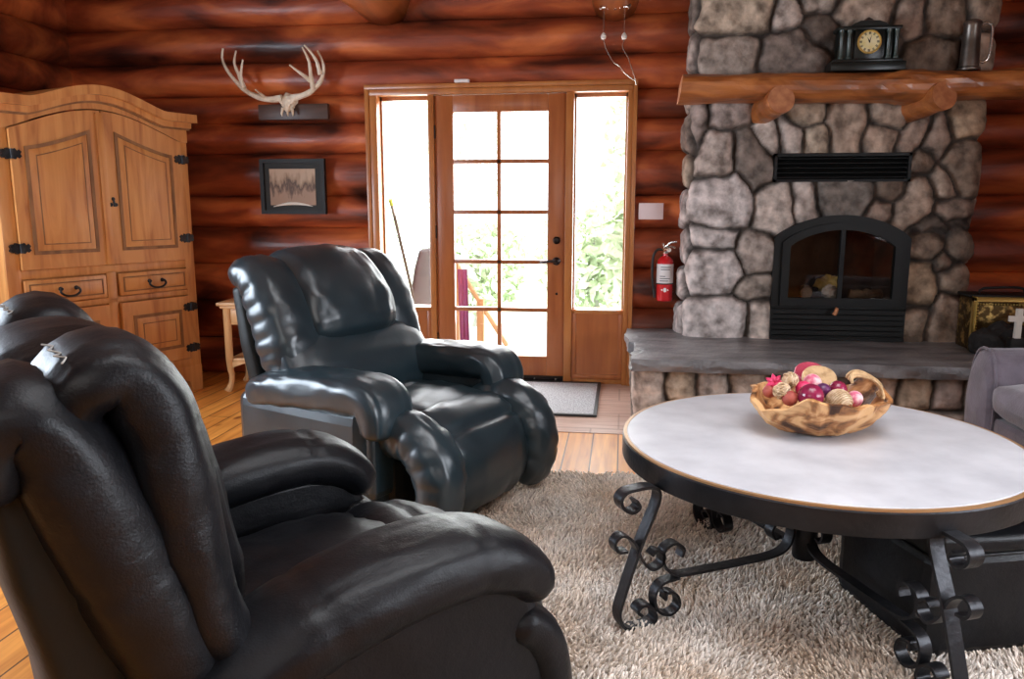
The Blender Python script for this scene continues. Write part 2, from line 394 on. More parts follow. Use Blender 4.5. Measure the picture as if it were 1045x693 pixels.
slab('floor',XL-.2,XR+.2,YB-.1,W+.12,-.06,0,'floor')
slab('floor_tile',-2.0,.35,4.205,W+.03,-.01,.004,'tile')
for nm,x,wn in (('window_3',XL,LWIN),('window_4',XR,RWIN)):
    b=MB(); s=.05
    for (ya,yb,za,zb) in ((wn[0],wn[0]+s,wn[2],wn[3]),(wn[1]-s,wn[1],wn[2],wn[3]),(wn[0],wn[1],wn[2],wn[2]+s),(wn[0],wn[1],wn[3]-s,wn[3]),((wn[0]+wn[1])/2-.025,(wn[0]+wn[1])/2+.025,wn[2],wn[3])):
        b.box(x-.12,x+.12,ya,yb,za,zb)
    o=struct(b.build(nm,'casing'))
    g=MB().box(x-.005,x+.005,wn[0]+s,wn[1]-s,wn[2]+s,wn[3]-s).build('window_pane','glass',o)
# ceiling beams (peeled logs running towards the viewer)
for i,(x,r,z) in enumerate(((-1.64,.2,2.645),(-.085,.155,2.575))):
    pts=[(x,W+.08,z)]+[(x+.01*math.sin(k*2),W-.25*k,z+.006*math.sin(k*1.3)) for k in range(0,16)]
    pts=[(x,W+.08-k*.3,z+.008*math.sin(k*1.7)) for k in range(18)]
    b=MB().tube(pts,[r*(1+.02*math.sin(k*2.1)) for k in range(18)],28)
    o=b.build('ceiling_beam','beam',smooth=True,auto=False); struct(o)

# ------------------------------------------------------------------ door unit
df=struct(MB().build('door_1') if False else bpy.data.objects.new('door_1',None)); COL.objects.link(df)
df.location=(0,0,0)
y0,y1=W-.035,W+.15
b=MB()
b.box(OX0,-1.70,y0,y1,.0,OZ,.004); b.box(.012,OX1,y0,y1,0,OZ,.004)
b.box(OX0+.001,OX1-.001,y0-.002,y1-.001,1.985,OZ+.003,.003)
b.box(-1.343,-1.302,y0+.012,y1-.002,.001,1.99,.003); b.box(-.396,-.342,y0+.012,y1-.002,.001,1.99,.003)
b.box(OX0+.002,OX1-.002,y0+.03,y1-.003,.002,.035,.003)
b.build('door_frame','casing',df)
# outer thin casing strips over the log edge
b=MB(); b.box(OX0-.03,OX0,y0-.01,y0+.06,0,OZ+.035,.004); b.box(OX1,OX1+.028,y0-.01,y0+.06,0,OZ+.035,.004); b.box(OX0-.03,OX1+.028,y0-.012,y0+.05,OZ+.004,OZ+.035,.004)
b.box(OX0-.022,OX1+.022,W-.028,W+.1,OZ-.03,OZ+.031); b.build('casing','casing',df)
# door leaf
dl=[-1.30,-.398]; gz=[.187,1.868]; gx=[-1.172,-.517]
yd0,yd1=W+.0,W+.045
b=MB(); b.box(dl[0],gx[0],yd0,yd1,.045,1.982,.003); b.box(gx[1],dl[1],yd0,yd1,.045,1.982,.003)
b.box(gx[0],gx[1],yd0,yd1,.045,gz[0],.003); b.box(gx[0],gx[1],yd0,yd1,gz[1],1.982,.003)
leaf=b.build('door_leaf','doorwood',df)
b=MB(); mx=-.855
b.box(mx-.014,mx+.014,yd0+.004,yd1-.004,gz[0],gz[1],.003)
rows=[1.868,1.545,1.20,.857,.517,.187]
for z in (1.540,1.197,.853,.517): b.box(gx[0],gx[1],yd0+.004,yd1-.004,z-.014,z+.014,.003)
b.build('muntin','doorwood',leaf)
MB().box(gx[0],gx[1],W+.02,W+.026,gz[0],gz[1]).build('door_glass','glass',leaf)
# raised sticking lines
# lever, deadbolt, lower plug
b=MB(); b.lathe([(.028,0),(.028,-.012),(.012,-.018),(.012,-.05)],20,(-.452,yd0,.862),'y')
b.tube(catmull([(-.452,yd0-.05,.862),(-.49,yd0-.052,.864),(-.53,yd0-.05,.858),(-.565,yd0-.045,.855)],10),[.011,.011,.01,.01,.009,.009,.009,.008,.008,.007],10)
b.build('door_lever','bronze',leaf)
MB().lathe([(.026,0),(.026,-.012),(.016,-.022),(.001,-.024)],20,(-.452,yd0,1.005),'y').build('deadbolt','bronze',leaf)
MB().lathe([(.009,0),(.009,-.006),(.001,-.007)],12,(-.449,yd0,.635),'y').build('latch_plug','bronze',leaf)
for z in (1.74,1.06,.3):
    MB().lathe([(.009,0),(.009,.09)],10,(-1.302,yd0-.006,z-.045),'z').build('hinge','bronze',leaf)
b=MB(); b.box(dl[0],dl[1],W-.012,W+.05,.012,.05,.004); b.build('threshold','bronze',df)
b=MB()
for k in range(6): b.lathe([(.006,0),(.006,-.003),(.001,-.004)],8,(-1.2+k*.15,W-.012,.03),'y')
b.build('threshold_screw','silver',df)
# sidelights
for nm,xa,xb in (('window_1',-1.70,-1.343),('window_2',-.342,.012)):
    w=struct(bpy.data.objects.new(nm,None)); COL.objects.link(w); w.location=((xa+xb)/2,W,0)
    cx=(xa+xb)/2
    b=MB(); t=.012
    b.box(xa-cx,xa-cx+t,.06,.14,.5,1.985); b.box(xb-cx-t,xb-cx,.06,.14,.5,1.985); b.box(xa-cx,xb-cx,.06,.14,1.96,1.985); b.box(xa-cx,xb-cx,-.005,.14,.5,.525,.003)
    b.build('sash','casing',w)
    MB().box(xa-cx+t,xb-cx-t,.10,.106,.525,1.96).build('pane','glass',w)
    b=MB(); b.box(xa-cx,xb-cx,.0,.03,.035,.5); b.box(xa-cx,xa-cx+.03,-.01,.01,.035,.5,.003); b.box(xb-cx-.03,xb-cx,-.01,.01,.035,.5,.003); b.box(xa-cx+.001,xb-cx-.001,-.012,.009,.036,.07,.003)
    b.build('lower_panel','doorwood',w)
# little sensor over the casing
tag(MB().box(-1.147,-1.047,W-.058,W-.02,OZ+.036,OZ+.058,.004).build('door_sensor','white'),'small pale plastic sensor sitting on top of the door casing','sensor')

# ------------------------------------------------------------------ stonework
CH=[(0.621,2.374,0.188,0.126,0),(0.908,2.361,0.078,0.081,0),(1.1,2.412,0.097,0.053,0),(1.351,2.388,0.162,0.076,0),(1.099,2.262,0.087,0.096,0),(0.602,2.143,0.16,0.114,0),(0.94,2.15,0.177,0.117,0),(1.611,2.323,0.085,0.109,20),(1.79,2.308,0.121,0.094,0),(2.009,2.348,0.083,0.093,0),(1.713,2.121,0.179,0.076,0),(1.407,2.138,0.153,0.096,0),(1.993,2.123,0.083,0.114,0),(0.618,1.789,0.142,0.081,0),(0.414,1.762,0.045,0.102,0),(0.546,1.555,0.093,0.144,0),(0.763,1.512,0.102,0.204,25),(0.822,1.665,0.065,0.125,35),(0.964,1.653,0.066,0.101,0),(1.059,1.792,0.089,0.07,0),(1.129,1.635,0.083,0.08,0),(1.292,1.709,0.117,0.149,0),(1.54,1.775,0.106,0.079,0),(1.482,1.637,0.097,0.084,-20),(1.666,1.645,0.065,0.103,-25),(1.828,1.653,0.072,0.122,-20),(1.972,1.739,0.113,0.126,0),(1.736,1.489,0.067,0.076,0),(1.866,1.364,0.081,0.11,25),(1.981,1.473,0.125,0.168,0),(0.6,1.253,0.165,0.171,0),(0.89,1.232,0.118,0.162,0),(1.08,1.274,0.077,0.12,15),(1.3,1.294,0.175,0.113,0),(1.573,1.334,0.094,0.065,0),(1.523,1.218,0.079,0.061,0),(1.717,1.253,0.101,0.172,-25),(1.959,1.202,0.138,0.065,-25),(2.02,1.105,0.096,0.061,0),(1.788,1.095,0.113,0.072,0),(0.57,1.036,0.123,0.077,0),(0.795,0.941,0.118,0.126,0),(0.555,0.829,0.167,0.152,0),(0.799,0.726,0.109,0.083,0),(0.592,0.523,0.197,0.165,0),(0.833,0.523,0.081,0.149,0),(1.786,1.032,0.111,0.126,0),(2.003,1.033,0.092,0.148,0),(1.786,0.759,0.09,0.157,0),(1.913,0.899,0.062,0.071,0),(1.997,0.798,0.11,0.099,-30),(1.769,0.523,0.077,0.116,0),(1.977,0.551,0.116,0.172,-10)]
HE=[(0.151,0.228,0.118,0.134,0),(0.321,0.278,0.102,0.08,0),(0.501,0.273,0.088,0.075,0),(0.72,0.284,0.12,0.07,0),(0.936,0.286,0.102,0.069,0),(1.159,0.304,0.1,0.077,0),(1.38,0.3,0.119,0.077,0),(1.571,0.253,0.098,0.106,0),(1.736,0.269,0.087,0.097,0)]
def fillet_path(P, r, step):
    P=[np.array(p,float) for p in P]; out=[P[0]]
    for i in range(1,len(P)-1):
        a,b,c=P[i-1],P[i],P[i+1]; d1=(a-b)/np.linalg.norm(a-b); d2=(c-b)/np.linalg.norm(c-b)
        p0,p1=b+d1*r,b+d2*r
        for t in np.linspace(0,1,8): out.append((1-t)**2*p0+2*t*(1-t)*b+t*t*p1)
    out.append(P[-1]); out=np.array(out)
    d=np.concatenate([[0],np.cumsum(np.linalg.norm(np.diff(out,axis=0),axis=1))])
    s=np.arange(0,d[-1]+step*.5,step); s[-1]=d[-1] if s[-1]>d[-1] else s[-1]
    X=np.interp(s,d,out[:,0]); Y_=np.interp(s,d,out[:,1])
    tx=np.gradient(X,s); ty=np.gradient(Y_,s); l=np.hypot(tx,ty); 
    return s,X,Y_,ty/l,-tx/l      # normal = right of travel direction
def stone_wall(name, path, z0, z1, seeds, holes, parent, bulge=.055, step=.011, rr=.07, tintf=None, zbase=None):
    s,X,Y_,NX,NY=fillet_path(path,rr,step)
    NX,NY=-NX*-1,NY*-1*-1
    z=np.arange(z0,z1,step); S,Z=np.meshgrid(s,z,indexing='ij')
    # outline wobble
    ws=np.zeros_like(S); wz=np.zeros_like(S)
    for i in range(S.shape[0]):
        for j in range(S.shape[1]):
            v=Vector((S[i,j]*7,Z[i,j]*7,0)); ws[i,j]=noise.noise(v)*.022+noise.noise(v*3)*.007; wz[i,j]=noise.noise(v+Vector((9,4,2)))*.022+noise.noise(v*3+Vector((5,2,2)))*.007
    A=S+ws; B=Z+wz
    F1=np.full(S.shape,9e9); F2=np.full(S.shape,9e9); idx=np.zeros(S.shape,int)
    for q,(cx,cz,rx,rz,an) in enumerate(seeds):
        a=R(an); dx=A-cx; dz=B-cz
        u=(dx*math.cos(a)+dz*math.sin(a))/rx; v=(-dx*math.sin(a)+dz*math.cos(a))/rz
        d=(np.abs(u)**2.7+np.abs(v)**2.7)**(1/2.7)
        d=(d-1)*min(rx,rz)
        nb=d<F1; F2=np.where(nb,F1,np.minimum(F2,d)); idx=np.where(nb,q,idx); F1=np.where(nb,d,F1)
    e=(F2-F1)*.5
    e=np.minimum(e,.065-F1)            # gaps wider than this stay mortar
    t=np.clip((e-.0035)/.045,0,1); dome=np.sqrt(1-(1-t)**2)
    H=np.zeros_like(S)
    rs=np.random.default_rng(5); amp=.75+.5*rs.random(len(seeds)); tl=(rs.random((len(seeds),2))-.5)*.12
    cs=np.array([(q[0],q[1]) for q in seeds])
    tilt=(S-cs[idx][...,0])*tl[idx][...,0]+(Z-cs[idx][...,1])*tl[idx][...,1]
    for i in range(S.shape[0]):
        for j in range(S.shape[1]):
            v=Vector((S[i,j]*9+idx[i,j]*3.1,Z[i,j]*9,idx[i,j]*1.7))
            H[i,j]=noise.noise(v)*.012+noise.noise(v*2.6)*.006+noise.noise(v*7)*.0025
    H=dome*(bulge*amp[idx]+H+tilt)
    V=np.stack([X[:,None]+NX[:,None]*H, Y_[:,None]+NY[:,None]*H, Z],-1).reshape(-1,3)
    ns,nzn=S.shape; ii=np.arange(ns*nzn).reshape(ns,nzn)
    F=np.stack([ii[:-1,:-1],ii[1:,:-1],ii[1:,1:],ii[:-1,1:]],-1).reshape(-1,4)
    cen=V[F].mean(1); keep=np.ones(len(F),bool)
    for h in holes: keep&=~h(cen[:,0],cen[:,2],cen[:,1])
    F=F[keep]
    pal=np.array([(.52,.46,.42),(.40,.345,.30),(.30,.255,.22),(.60,.53,.48),(.46,.40,.36),(.23,.195,.17),(.50,.42,.33),(.38,.325,.30)])
    c=pal[rs.integers(0,len(pal),len(seeds))]
    if tintf: c=np.array([tintf(q,cc) for q,cc in zip(seeds,c)])
    C=c[idx]*np.clip(t*3,0,1)[...,None]+np.array((.055,.043,.035))*(1-np.clip(t*3,0,1)[...,None])
    return mk(name,V,F,'stone',parent,True,C.reshape(-1,3))

CY,CX0,CX1=5.12,.43,2.075; SL=W+.06-CY
fp=empty('stone_fireplace','tall river-stone chimney breast with raised slate hearth along the log wall','fireplace',(0,0,0))
seeds=[(SL+(x-CX0),z,rx,rz,a) for x,z,rx,rz,a in CH]
rs=random.Random(3)
for z in np.arange(.5,2.75,.24):      # stones on the two returns
    seeds.append((SL*.48+rs.uniform(-.03,.03),z+rs.uniform(-.03,.03),.13,.12,0)); seeds.append((SL+CX1-CX0+SL*.5,z,.14,.12,0))
for x in np.arange(.55,2.1,.3): seeds.append((SL+x-CX0,2.62,.15,.11,0))
def arch_in(x,z,y): 
    hw=.372; return (np.abs(x-1.325)<hw)&(z<1.03+.125*np.clip(1-((x-1.325)/hw)**2,0,1))
def vent_in(x,z,y): return (x>.905)&(x<1.695)&(z>1.385)&(z<1.55)
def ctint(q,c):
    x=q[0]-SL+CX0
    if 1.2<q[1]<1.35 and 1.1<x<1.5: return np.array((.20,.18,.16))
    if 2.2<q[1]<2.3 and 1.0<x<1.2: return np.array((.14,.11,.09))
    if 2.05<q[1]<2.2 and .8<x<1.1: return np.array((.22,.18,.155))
    if x>1.25: return c*np.array((.82,.72,.62))  # dimmer light on the right side put into the stone colour
    if x<.75 and q[1]<1.4: return np.array((.66,.62,.61))  # door light on the lower left stones, painted as a paler tint
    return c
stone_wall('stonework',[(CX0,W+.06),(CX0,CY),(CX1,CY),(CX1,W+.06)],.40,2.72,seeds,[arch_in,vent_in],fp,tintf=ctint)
# hearth base stones
HX0,HX1,HY=.12,2.72,4.38
hl=W-HY
hseeds=[(hl+(x-HX0),min(z,.25),rx*1.05,max(rz,.1),a) for x,z,rx,rz,a in HE]
hseeds+= [(hl+x-HX0,.08,.13,.075,0) for x in np.arange(.36,2.7,.27)]+[(hl+x-HX0,.25,.12,.1,0) for x in np.arange(1.93,2.75,.23)]
hseeds+= [(y,.2,.13,.15,0) for y in (.08,.36,.62,.83)]
stone_wall('hearth_stonework',[(HX0,W+.02),(HX0,HY),(HX1,HY)],0,.36,hseeds,[],fp,bulge=.045,rr=.06)
# slate slab: a thick plate with hammered edge
bm=bmesh.new(); bmesh.ops.create_grid(bm,x_segments=110,y_segments=46,size=1)
hx0,hx1,hy0,hy1=.065,2.78,4.27,W-.055
top=[v for v in bm.verts]
r=bmesh.ops.extrude_face_region(bm,geom=bm.faces[:]); newv=[g for g in r['geom'] if isinstance(g,bmesh.types.BMVert)]
for v in newv: v.co.z=-1
be=[e for e in bm.edges if abs(e.verts[0].co.z-e.verts[1].co.z)>.5]
bmesh.ops.subdivide_edges(bm,edges=be,cuts=5,use_grid_fill=True)
for v in bm.verts:
    u,w_,t=v.co
    x=hx0+(u+1)/2*(hx1-hx0); y=hy0+(w_+1)/2*(hy1-hy0); z=.412+t*.068
    ed=max(abs(u),abs(w_))>.999
    if ed:
        k=.016*noise.noise(Vector((x*14,y*14,z*30)))+.018*noise.noise(Vector((x*3,y*3,1)))
        if w_<-.999: y+=k+.01*(1-abs(t+.5)*2)*-1
        if u<-.999: x+=k+.03*noise.noise(Vector((y*2,5,0)))+(0 if w_<0 else -.03)
    if t>-.01: z+=.004*noise.noise(Vector((x*5,y*5,0)))
    v.co=Vector((x,y,z))
MB().bm(bm).build('hearth_slab','slate',fp)
# vent grille in the chimney
b=MB(); gy=CY-.052
b.box(.905,1.695,gy,gy+.09,1.535,1.552); b.box(.905,1.695,gy,gy+.09,1.383,1.398); b.box(.905,.922,gy,gy+.09,1.383,1.552); b.box(1.678,1.695,gy,gy+.09,1.383,1.552)
for k in range(5):
    z=1.412+k*.028; b.add([(.922,gy+.01,z-.004),(1.678,gy+.01,z-.004),(1.678,gy+.04,z+.016),(.922,gy+.04,z+.016),(.922,gy+.01,z-.001),(1.678,gy+.01,z-.001),(1.678,gy+.04,z+.019),(.922,gy+.04,z+.019)],[[0,1,2,3],[7,6,5,4],[0,4,5,1],[2,6,7,3]])
b.build('vent_grille','blackmetal',fp)
MB().box(.91,1.69,gy+.06,gy+.09,1.39,1.545).build('vent_back','darkgap',fp)

# ------------------------------------------------------------------ fireplace insert
fi=empty('fireplace_insert','black arched iron wood-burning insert with glass door set in the river stones','fireplace insert',(1.325,CY,.415))
def arch(hw,zb,zs,zt,n=24,cx=0.):
    P=[(cx-hw,zb),(cx+hw,zb)]
    for k in range(n+1):
        t=1-2*k/n; P.append((cx+hw*t, zs+(zt-zs)*(1-t*t)**.85))
    return P
O=-.415
IY=-.075
b=MB(); b.ring(arch(.398,.0,1.045+O,1.185+O),arch(.345,.205,1.02+O,1.135+O),IY,.06); b.build('surround','blackmetal',fi)
b=MB(); b.ring(arch(.352,.212,1.018+O,1.14+O),arch(.305,.262,.995+O,1.095+O),IY-.022,IY+.02)
dr=b.build('glass_door','blackmetal',fi)
b=MB(); b.box(-.013,.013,IY-.018,IY+.004,.262,.685); b.build('door_bar','blackmetal',dr)
b=MB(); b.prism(arch(.31,.257,.997+O,1.10+O),IY+.004,IY+.009); b.build('glass_pane','sootglass',dr)
b=MB(); b.tube([(-.015,IY-.025,.205),(-.02,IY-.06,.20),(-.035,IY-.065,.165)],[.006,.011,.013],10); b.build('door_handle','endgrain',dr)
b=MB()
b.box(-.398,.398,IY-.01,.06,.0,.016)
for k in range(5):
    z=.03+k*.033; b.add([(-.385,IY,z-.006),(.385,IY,z-.006),(.385,IY+.035,z+.02),(-.385,IY+.035,z+.02),(-.385,IY,z-.001),(.385,IY,z-.001),(.385,IY+.035,z+.025),(-.385,IY+.035,z+.025)],[[0,1,2,3],[7,6,5,4],[0,4,5,1],[2,6,7,3]])
b.box(-.398,.398,IY-.006,IY+.03,.19,.212,.004)
b.build('lower_louvre','blackmetal',fi)
b=MB(); b.box(-.39,.39,IY+.045,.05,.01,.2); b.build('louvre_back','darkgap',fi)
# firebox interior
b=MB(); P=arch(.335,.235,1.01+O,1.12+O); n=len(P)
V=[(x,IY+.02,z) for x,z in P]+[(x*.8,.19,z) for x,z in P]
F=[[i,(i+1)%n,(i+1)%n+n,i+n] for i in range(n)]+[list(range(n,2*n))]
b.add(V,F); b.build('firebox','soot',fi)
# logs and kindling inside
def firelog(x,y,z,l,r,rot,label,m='birch'):
    pts=[(-l/2+l*k/8,.006*math.sin(k*2+x*9),.004*math.cos(k*3)) for k in range(9)]
    o=MB().tube(pts,[r*(1+.08*math.sin(k*1.9)) for k in range(9)],12).build('fire_log',m,None,smooth=False)
    o.location=(x,y,z); o.rotation_euler=(0,0,rot); tag(o,label,'firewood','logs inside the fireplace insert'); return o
firelog(1.16,5.19,.70,.20,.036,R(78),'pale round-ended split log lying end-on at left inside the fireplace insert')
firelog(1.53,5.20,.69,.22,.03,R(10),'brownish split log lying crosswise at right inside the fireplace insert')
bm=bmesh.new(); bmesh.ops.create_icosphere(bm,subdivisions=3,radius=1)
for v in bm.verts:
    k=1+.55*noise.noise(v.co*2.1)+.25*noise.noise(v.co*5); v.co=Vector((v.co.x*.07*k,v.co.y*.045*k,v.co.z*.052*k))
o=MB().bm(bm).build('crumpled_paper',mat('yellow_paper',(.80,.58,.12),.7,c2=(.9,.76,.3),scale=(12,12,12)),auto=False); o.location=(1.30,5.20,.752); tag(o,'yellow crumpled paper behind the insert glass beside the door bar','paper','crumpled papers inside the fireplace insert')
bm=bmesh.new(); bmesh.ops.create_icosphere(bm,subdivisions=3,radius=1)
for v in bm.verts:
    k=1+.4*noise.noise(v.co*2.4+Vector((3,1,0))); v.co=Vector((v.co.x*.042*k,v.co.y*.04*k,v.co.z*.045*k))
o=MB().bm(bm).build('crumpled_paper','white',auto=False); o.location=(1.285,5.10,.708); tag(o,'whitish crumpled paper in front of the yellow one inside the insert','paper','crumpled papers inside the fireplace insert')

# ------------------------------------------------------------------ mantel
mt=empty('mantel_log','golden brown half-round log mantel spanning the stone chimney on two log brackets','mantel',(0,0,0))
n=60; V=[];F=[];nv=28
for i in range(n):
    x=.318+(2.75-.318)*i/(n-1)
    for k in range(nv):
        a=2*PI*k/nv; ca,sa=math.cos(a),math.sin(a)
        ry=.135+.012*noise.noise(Vector((x*2,0,3))); rz=.082+.010*noise.noise(Vector((x*2.3,4,0)))+(.012 if abs(x-1.63)<.08 else 0)
        e=2.6
        y=5.0+ry*math.copysign(abs(ca)**(2/e),ca); z=1.922+.006*math.sin(x*3)+rz*math.copysign(abs(sa)**(2/e),sa)
        dd=.008*noise.noise(Vector((x*7,a*3,0)))
        V.append((x+ (.012*sa if i==0 else 0),y+dd*ca,z+dd*sa))
for i in range(n-1):
    for k in range(nv): F.append([i*nv+k,i*nv+(k+1)%nv,(i+1)*nv+(k+1)%nv,(i+1)*nv+k])
F.append([(n-1)*nv+k for k in range(nv)])
MB().add(V,F).build('mantel_beam','chop',mt,auto=False)
MB().add([V[k] for k in range(nv)],[list(range(nv))]).build('cut_end','endgrain',mt)
for (xa,za,xb,zb,r) in ((.815,1.80,.885,1.845,.078),(1.66,1.80,1.765,1.85,.078)):
    pts=[(xa+(xb-xa)*t,5.14+(4.85-5.14)*t,za+(zb-za)*t) for t in np.linspace(0,1,10)]
    c=MB().tube(pts,[r*(1+.04*math.sin(k*1.7)) for k in range(10)],22,cap=False).build('log_bracket','chop',mt,auto=False)
    p=Vector(pts[-1]); t=(Vector(pts[-1])-Vector(pts[0])).normalized(); up=t.orthogonal().normalized(); sd=t.cross(up)
    rr_=r*(1+.04*math.sin(9*1.7))
    MB().add([(p+t*.001+(up*math.cos(2*PI*k/22)+sd*math.sin(2*PI*k/22))*rr_)[:] for k in range(22)],[list(range(22))]).build('bracket_end','endgrain',c)

# ------------------------------------------------------------------ mantel clock
ck=empty('mantel_clock','black marble mantel clock with side columns and round cream dial','clock',(1.365,4.985,2.004))
b=MB(); b.box(-.205,.205,-.07,.07,0,.05,.004); b.box(-.19,.19,-.062,.062,.05,.066,.004); b.build('plinth','slateblack',ck)
b=MB(); b.box(-.16,.16,-.03,.055,.066,.235,.003); b.box(-.175,.175,-.06,.06,.225,.245,.004)
b.prism([(-.105,.245),(.105,.245),(.085,.262),(.05,.275),(-.05,.275),(-.085,.262)],-.05,.05)
b.box(-.078,.078,-.05,-.02,.066,.235,.003)
b.build('case','slateblack',ck)
for x in (-.15,-.108,.108,.15):
    MB().lathe([(.016,.066),(.016,.076),(.011,.082),(.010,.205),(.015,.213),(.016,.225)],14,(x,-.045,0)).build('column',mat('green_marble',(.02,.035,.03),.2,c2=(.09,.12,.11),scale=(9,9,9)) if x==-.15 else bpy.data.materials['green_marble'],ck)
MB().lathe([(.024,.27),(.03,.28),(.018,.292),(.006,.30),(.001,.302)],16,(0,-.01,0)).build('finial','pewter',ck)
d=MB().lathe([(.001,-.058),(.062,-.058),(.063,-.05)],32,(0,0,.158),'y').build('dial','clockface',ck)
prof=[(.061+.006*math.cos(a),-.058+.006*math.sin(a)) for a in np.linspace(0,2*PI,9)]
MB().lathe(prof,32,(0,0,.158),'y',cap=False).build('bezel','gold',ck)
b=MB()
for k in range(12):
    a=2*PI*k/12; c,s=math.cos(a),math.sin(a); 
    for off in ((-.0035,.0,.0035) if k%3 else (-.005,-.0015,.0015,.005)):
        p0=np.array((c*.040-s*off,s*.040+c*off)); p1=np.array((c*.054-s*off,s*.054+c*off)); w=np.array((-s,c))*.0011
        q=[p0-w,p1-w,p1+w,p0+w]; b.add([(x,-.0588,.158+z) for x,z in q],[[0,1,2,3]])
for a,l,w in ((R(118),.028,.004),(R(75),.043,.003)):
    c,s=math.cos(a),math.sin(a); q=[(-s*w,c*w),(c*l,s*l),(s*w,-c*w),(-c*.008,-s*.008)]; b.add([(x,-.0595,.158+z) for x,z in q],[[0,1,2,3]])
b.add([(.016*math.cos(t),-.0585,.158+.016*math.sin(t)) for t in np.linspace(0,2*PI,17)[:-1]],[list(range(16))]) if False else None
b.build('numerals','rubber',d)
# tankard
tk=empty('pewter_tankard','tall dark pewter tankard with long pale loop handle at the right end of the mantel','tankard',(1.93,4.985,2.0))
MB().lathe([(.001,0),(.06,0),(.06,.012),(.052,.02),(.047,.15),(.045,.24),(.05,.25),(.048,.262),(.03,.275),(.001,.28)],24).build('body','pewter',tk)
b=MB(); b.tube(catmull([(.042,0,.245),(.07,-.01,.255),(.098,-.015,.235),(.102,-.015,.16),(.095,-.015,.08),(.075,-.01,.045),(.046,0,.05)],26),.0075,10); b.build('handle','silver',tk)

# ------------------------------------------------------------------ wall things: antlers, picture, note, extinguisher, cable lamps
an=empty('antler_mount','whitish deer antlers on skull plate mounted on dark board high on log wall','antlers',(-2.29,5.32,1.93))
def ap(p,dy): return [(x+2.29,dy*(i/(len(p)-1)),z-1.93) for i,(x,z) in enumerate(p)]
b=MB().box(-.235,.27,.0,.045,-.105,.0,.006); b.build('board','darkboard',an)
ant=dict(
 r=[([(-2.255,1.963),(-2.183,1.976),(-2.111,2.008),(-2.048,2.07),(-2.024,2.145),(-2.039,2.217),(-2.066,2.268)],.018,.005,.02),
    ([(-2.097,2.015),(-2.107,2.1),(-2.113,2.195),(-2.151,2.284)],.014,.004,-.03),([(-2.113,2.071),(-2.171,2.118),(-2.234,2.168)],.012,.004,-.06),([(-2.044,2.11),(-2.061,2.194),(-2.095,2.254),(-2.129,2.293)],.012,.004,-.05)],
 l=[([(-2.324,1.964),(-2.396,1.956),(-2.475,1.967),(-2.58,2.013),(-2.656,2.082),(-2.718,2.161),(-2.748,2.235),(-2.739,2.30)],.018,.005,.02),
    ([(-2.592,2.032),(-2.619,2.111),(-2.649,2.196),(-2.631,2.278)],.013,.004,-.01),([(-2.604,2.05),(-2.605,2.122),(-2.581,2.218)],.011,.004,-.02),([(-2.441,1.966),(-2.465,2.008)],.009,.003,-.1)])
for side in ant.values():
    b=MB()
    for p,r0,r1,dy in side:
        P=catmull([(x,y-.05,z) for x,y,z in ap(p,dy)],22); b.tube(P,np.linspace(r0*1.3,r1*1.3,22)*(1+.08*np.sin(np.arange(22)*1.3)),10)
    b.build('antler','bone',an,auto=False)
bm=bmesh.new(); bmesh.ops.create_icosphere(bm,subdivisions=3,radius=1)
for v in bm.verts:
    k=1+.25*noise.noise(v.co*2.3); x,y,z=v.co; v.co=Vector((x*.062*k*(1 if z>0 else .75),-.02+y*.04*k,.005+z*.062*k))
b=MB().bm(bm)
for dx in (-.035,.03,.0): b.tube([(dx,-.04,-.03),(dx*1.25,-.045,-.07),(dx*1.2,-.04,-.085)],[.012,.008,.003],8)
b.tube([(-.03,-.04,.0),(-.06,-.05,.035)],[.016,.018],8); b.tube([(.03,-.04,.0),(.055,-.05,.035)],[.016,.018],8)
b.build('skull_plate','bone',an,auto=False)

pf=empty('framed_picture','small black-framed brown landscape photo hanging on logs below the antlers','picture',(-2.30,5.335,1.372))
hw,hh=.237,.19
b=MB(); O_=[(-hw,-hh),(hw,-hh),(hw,hh),(-hw,hh)]; I_=[(-hw+.028,-hh+.028),(hw-.028,-hh+.028),(hw-.028,hh-.028),(-hw+.028,hh-.028)]
b.ring(O_,I_,-.018,.02); b.build('frame','frameblack',pf)
MB().box(-hw+.02,hw-.02,-.002,.01,-hh+.02,hh-.02).build('mat_board','matboard',pf)
m=bpy.data.materials.new('sepia_landscape'); m.use_nodes=True; nt=m.node_tree; N=nt.nodes; L=nt.links
tc=N.new('ShaderNodeTexCoord'); mp=N.new('ShaderNodeMapping'); mp.inputs['Scale'].default_value=(26,1,9); L.new(tc.outputs['Object'],mp.inputs['Vector'])
no=N.new('ShaderNodeTexNoise'); no.inputs['Scale'].default_value=1; no.inputs['Detail'].default_value=6; L.new(mp.outputs['Vector'],no.inputs['Vector'])
sx=N.new('ShaderNodeSeparateXYZ'); L.new(tc.outputs['Object'],sx.inputs['Vector'])
ad=N.new('ShaderNodeMath'); ad.operation='MULTIPLY_ADD'; ad.inputs[1].default_value=3.2; ad.inputs[2].default_value=-.06; L.new(sx.outputs['Z'],ad.inputs[0])
a2=N.new('ShaderNodeMath'); a2.operation='ADD'; L.new(ad.outputs[0],a2.inputs[0]); L.new(no.outputs['Fac'],a2.inputs[1])
rp=N.new('ShaderNodeValToRGB'); el=rp.color_ramp.elements; el[0].position=.28; el[0].color=(.32,.20,.13,1); el[1].position=.75; el[1].color=(.44,.31,.21,1)
for p,c in ((.38,(.17,.10,.06)),(.46,(.08,.045,.03)),(.56,(.28,.18,.11))): e=el.new(p); e.color=(*c,1)
L.new(a2.outputs[0],rp.inputs['Fac']); L.new(rp.outputs['Color'],N['Principled BSDF'].inputs['Base Color']); N['Principled BSDF'].inputs['Roughness'].default_value=.6
MB().box(-.17,.165,-.006,-.001,-.128,.122).build('photo_print',m,pf)
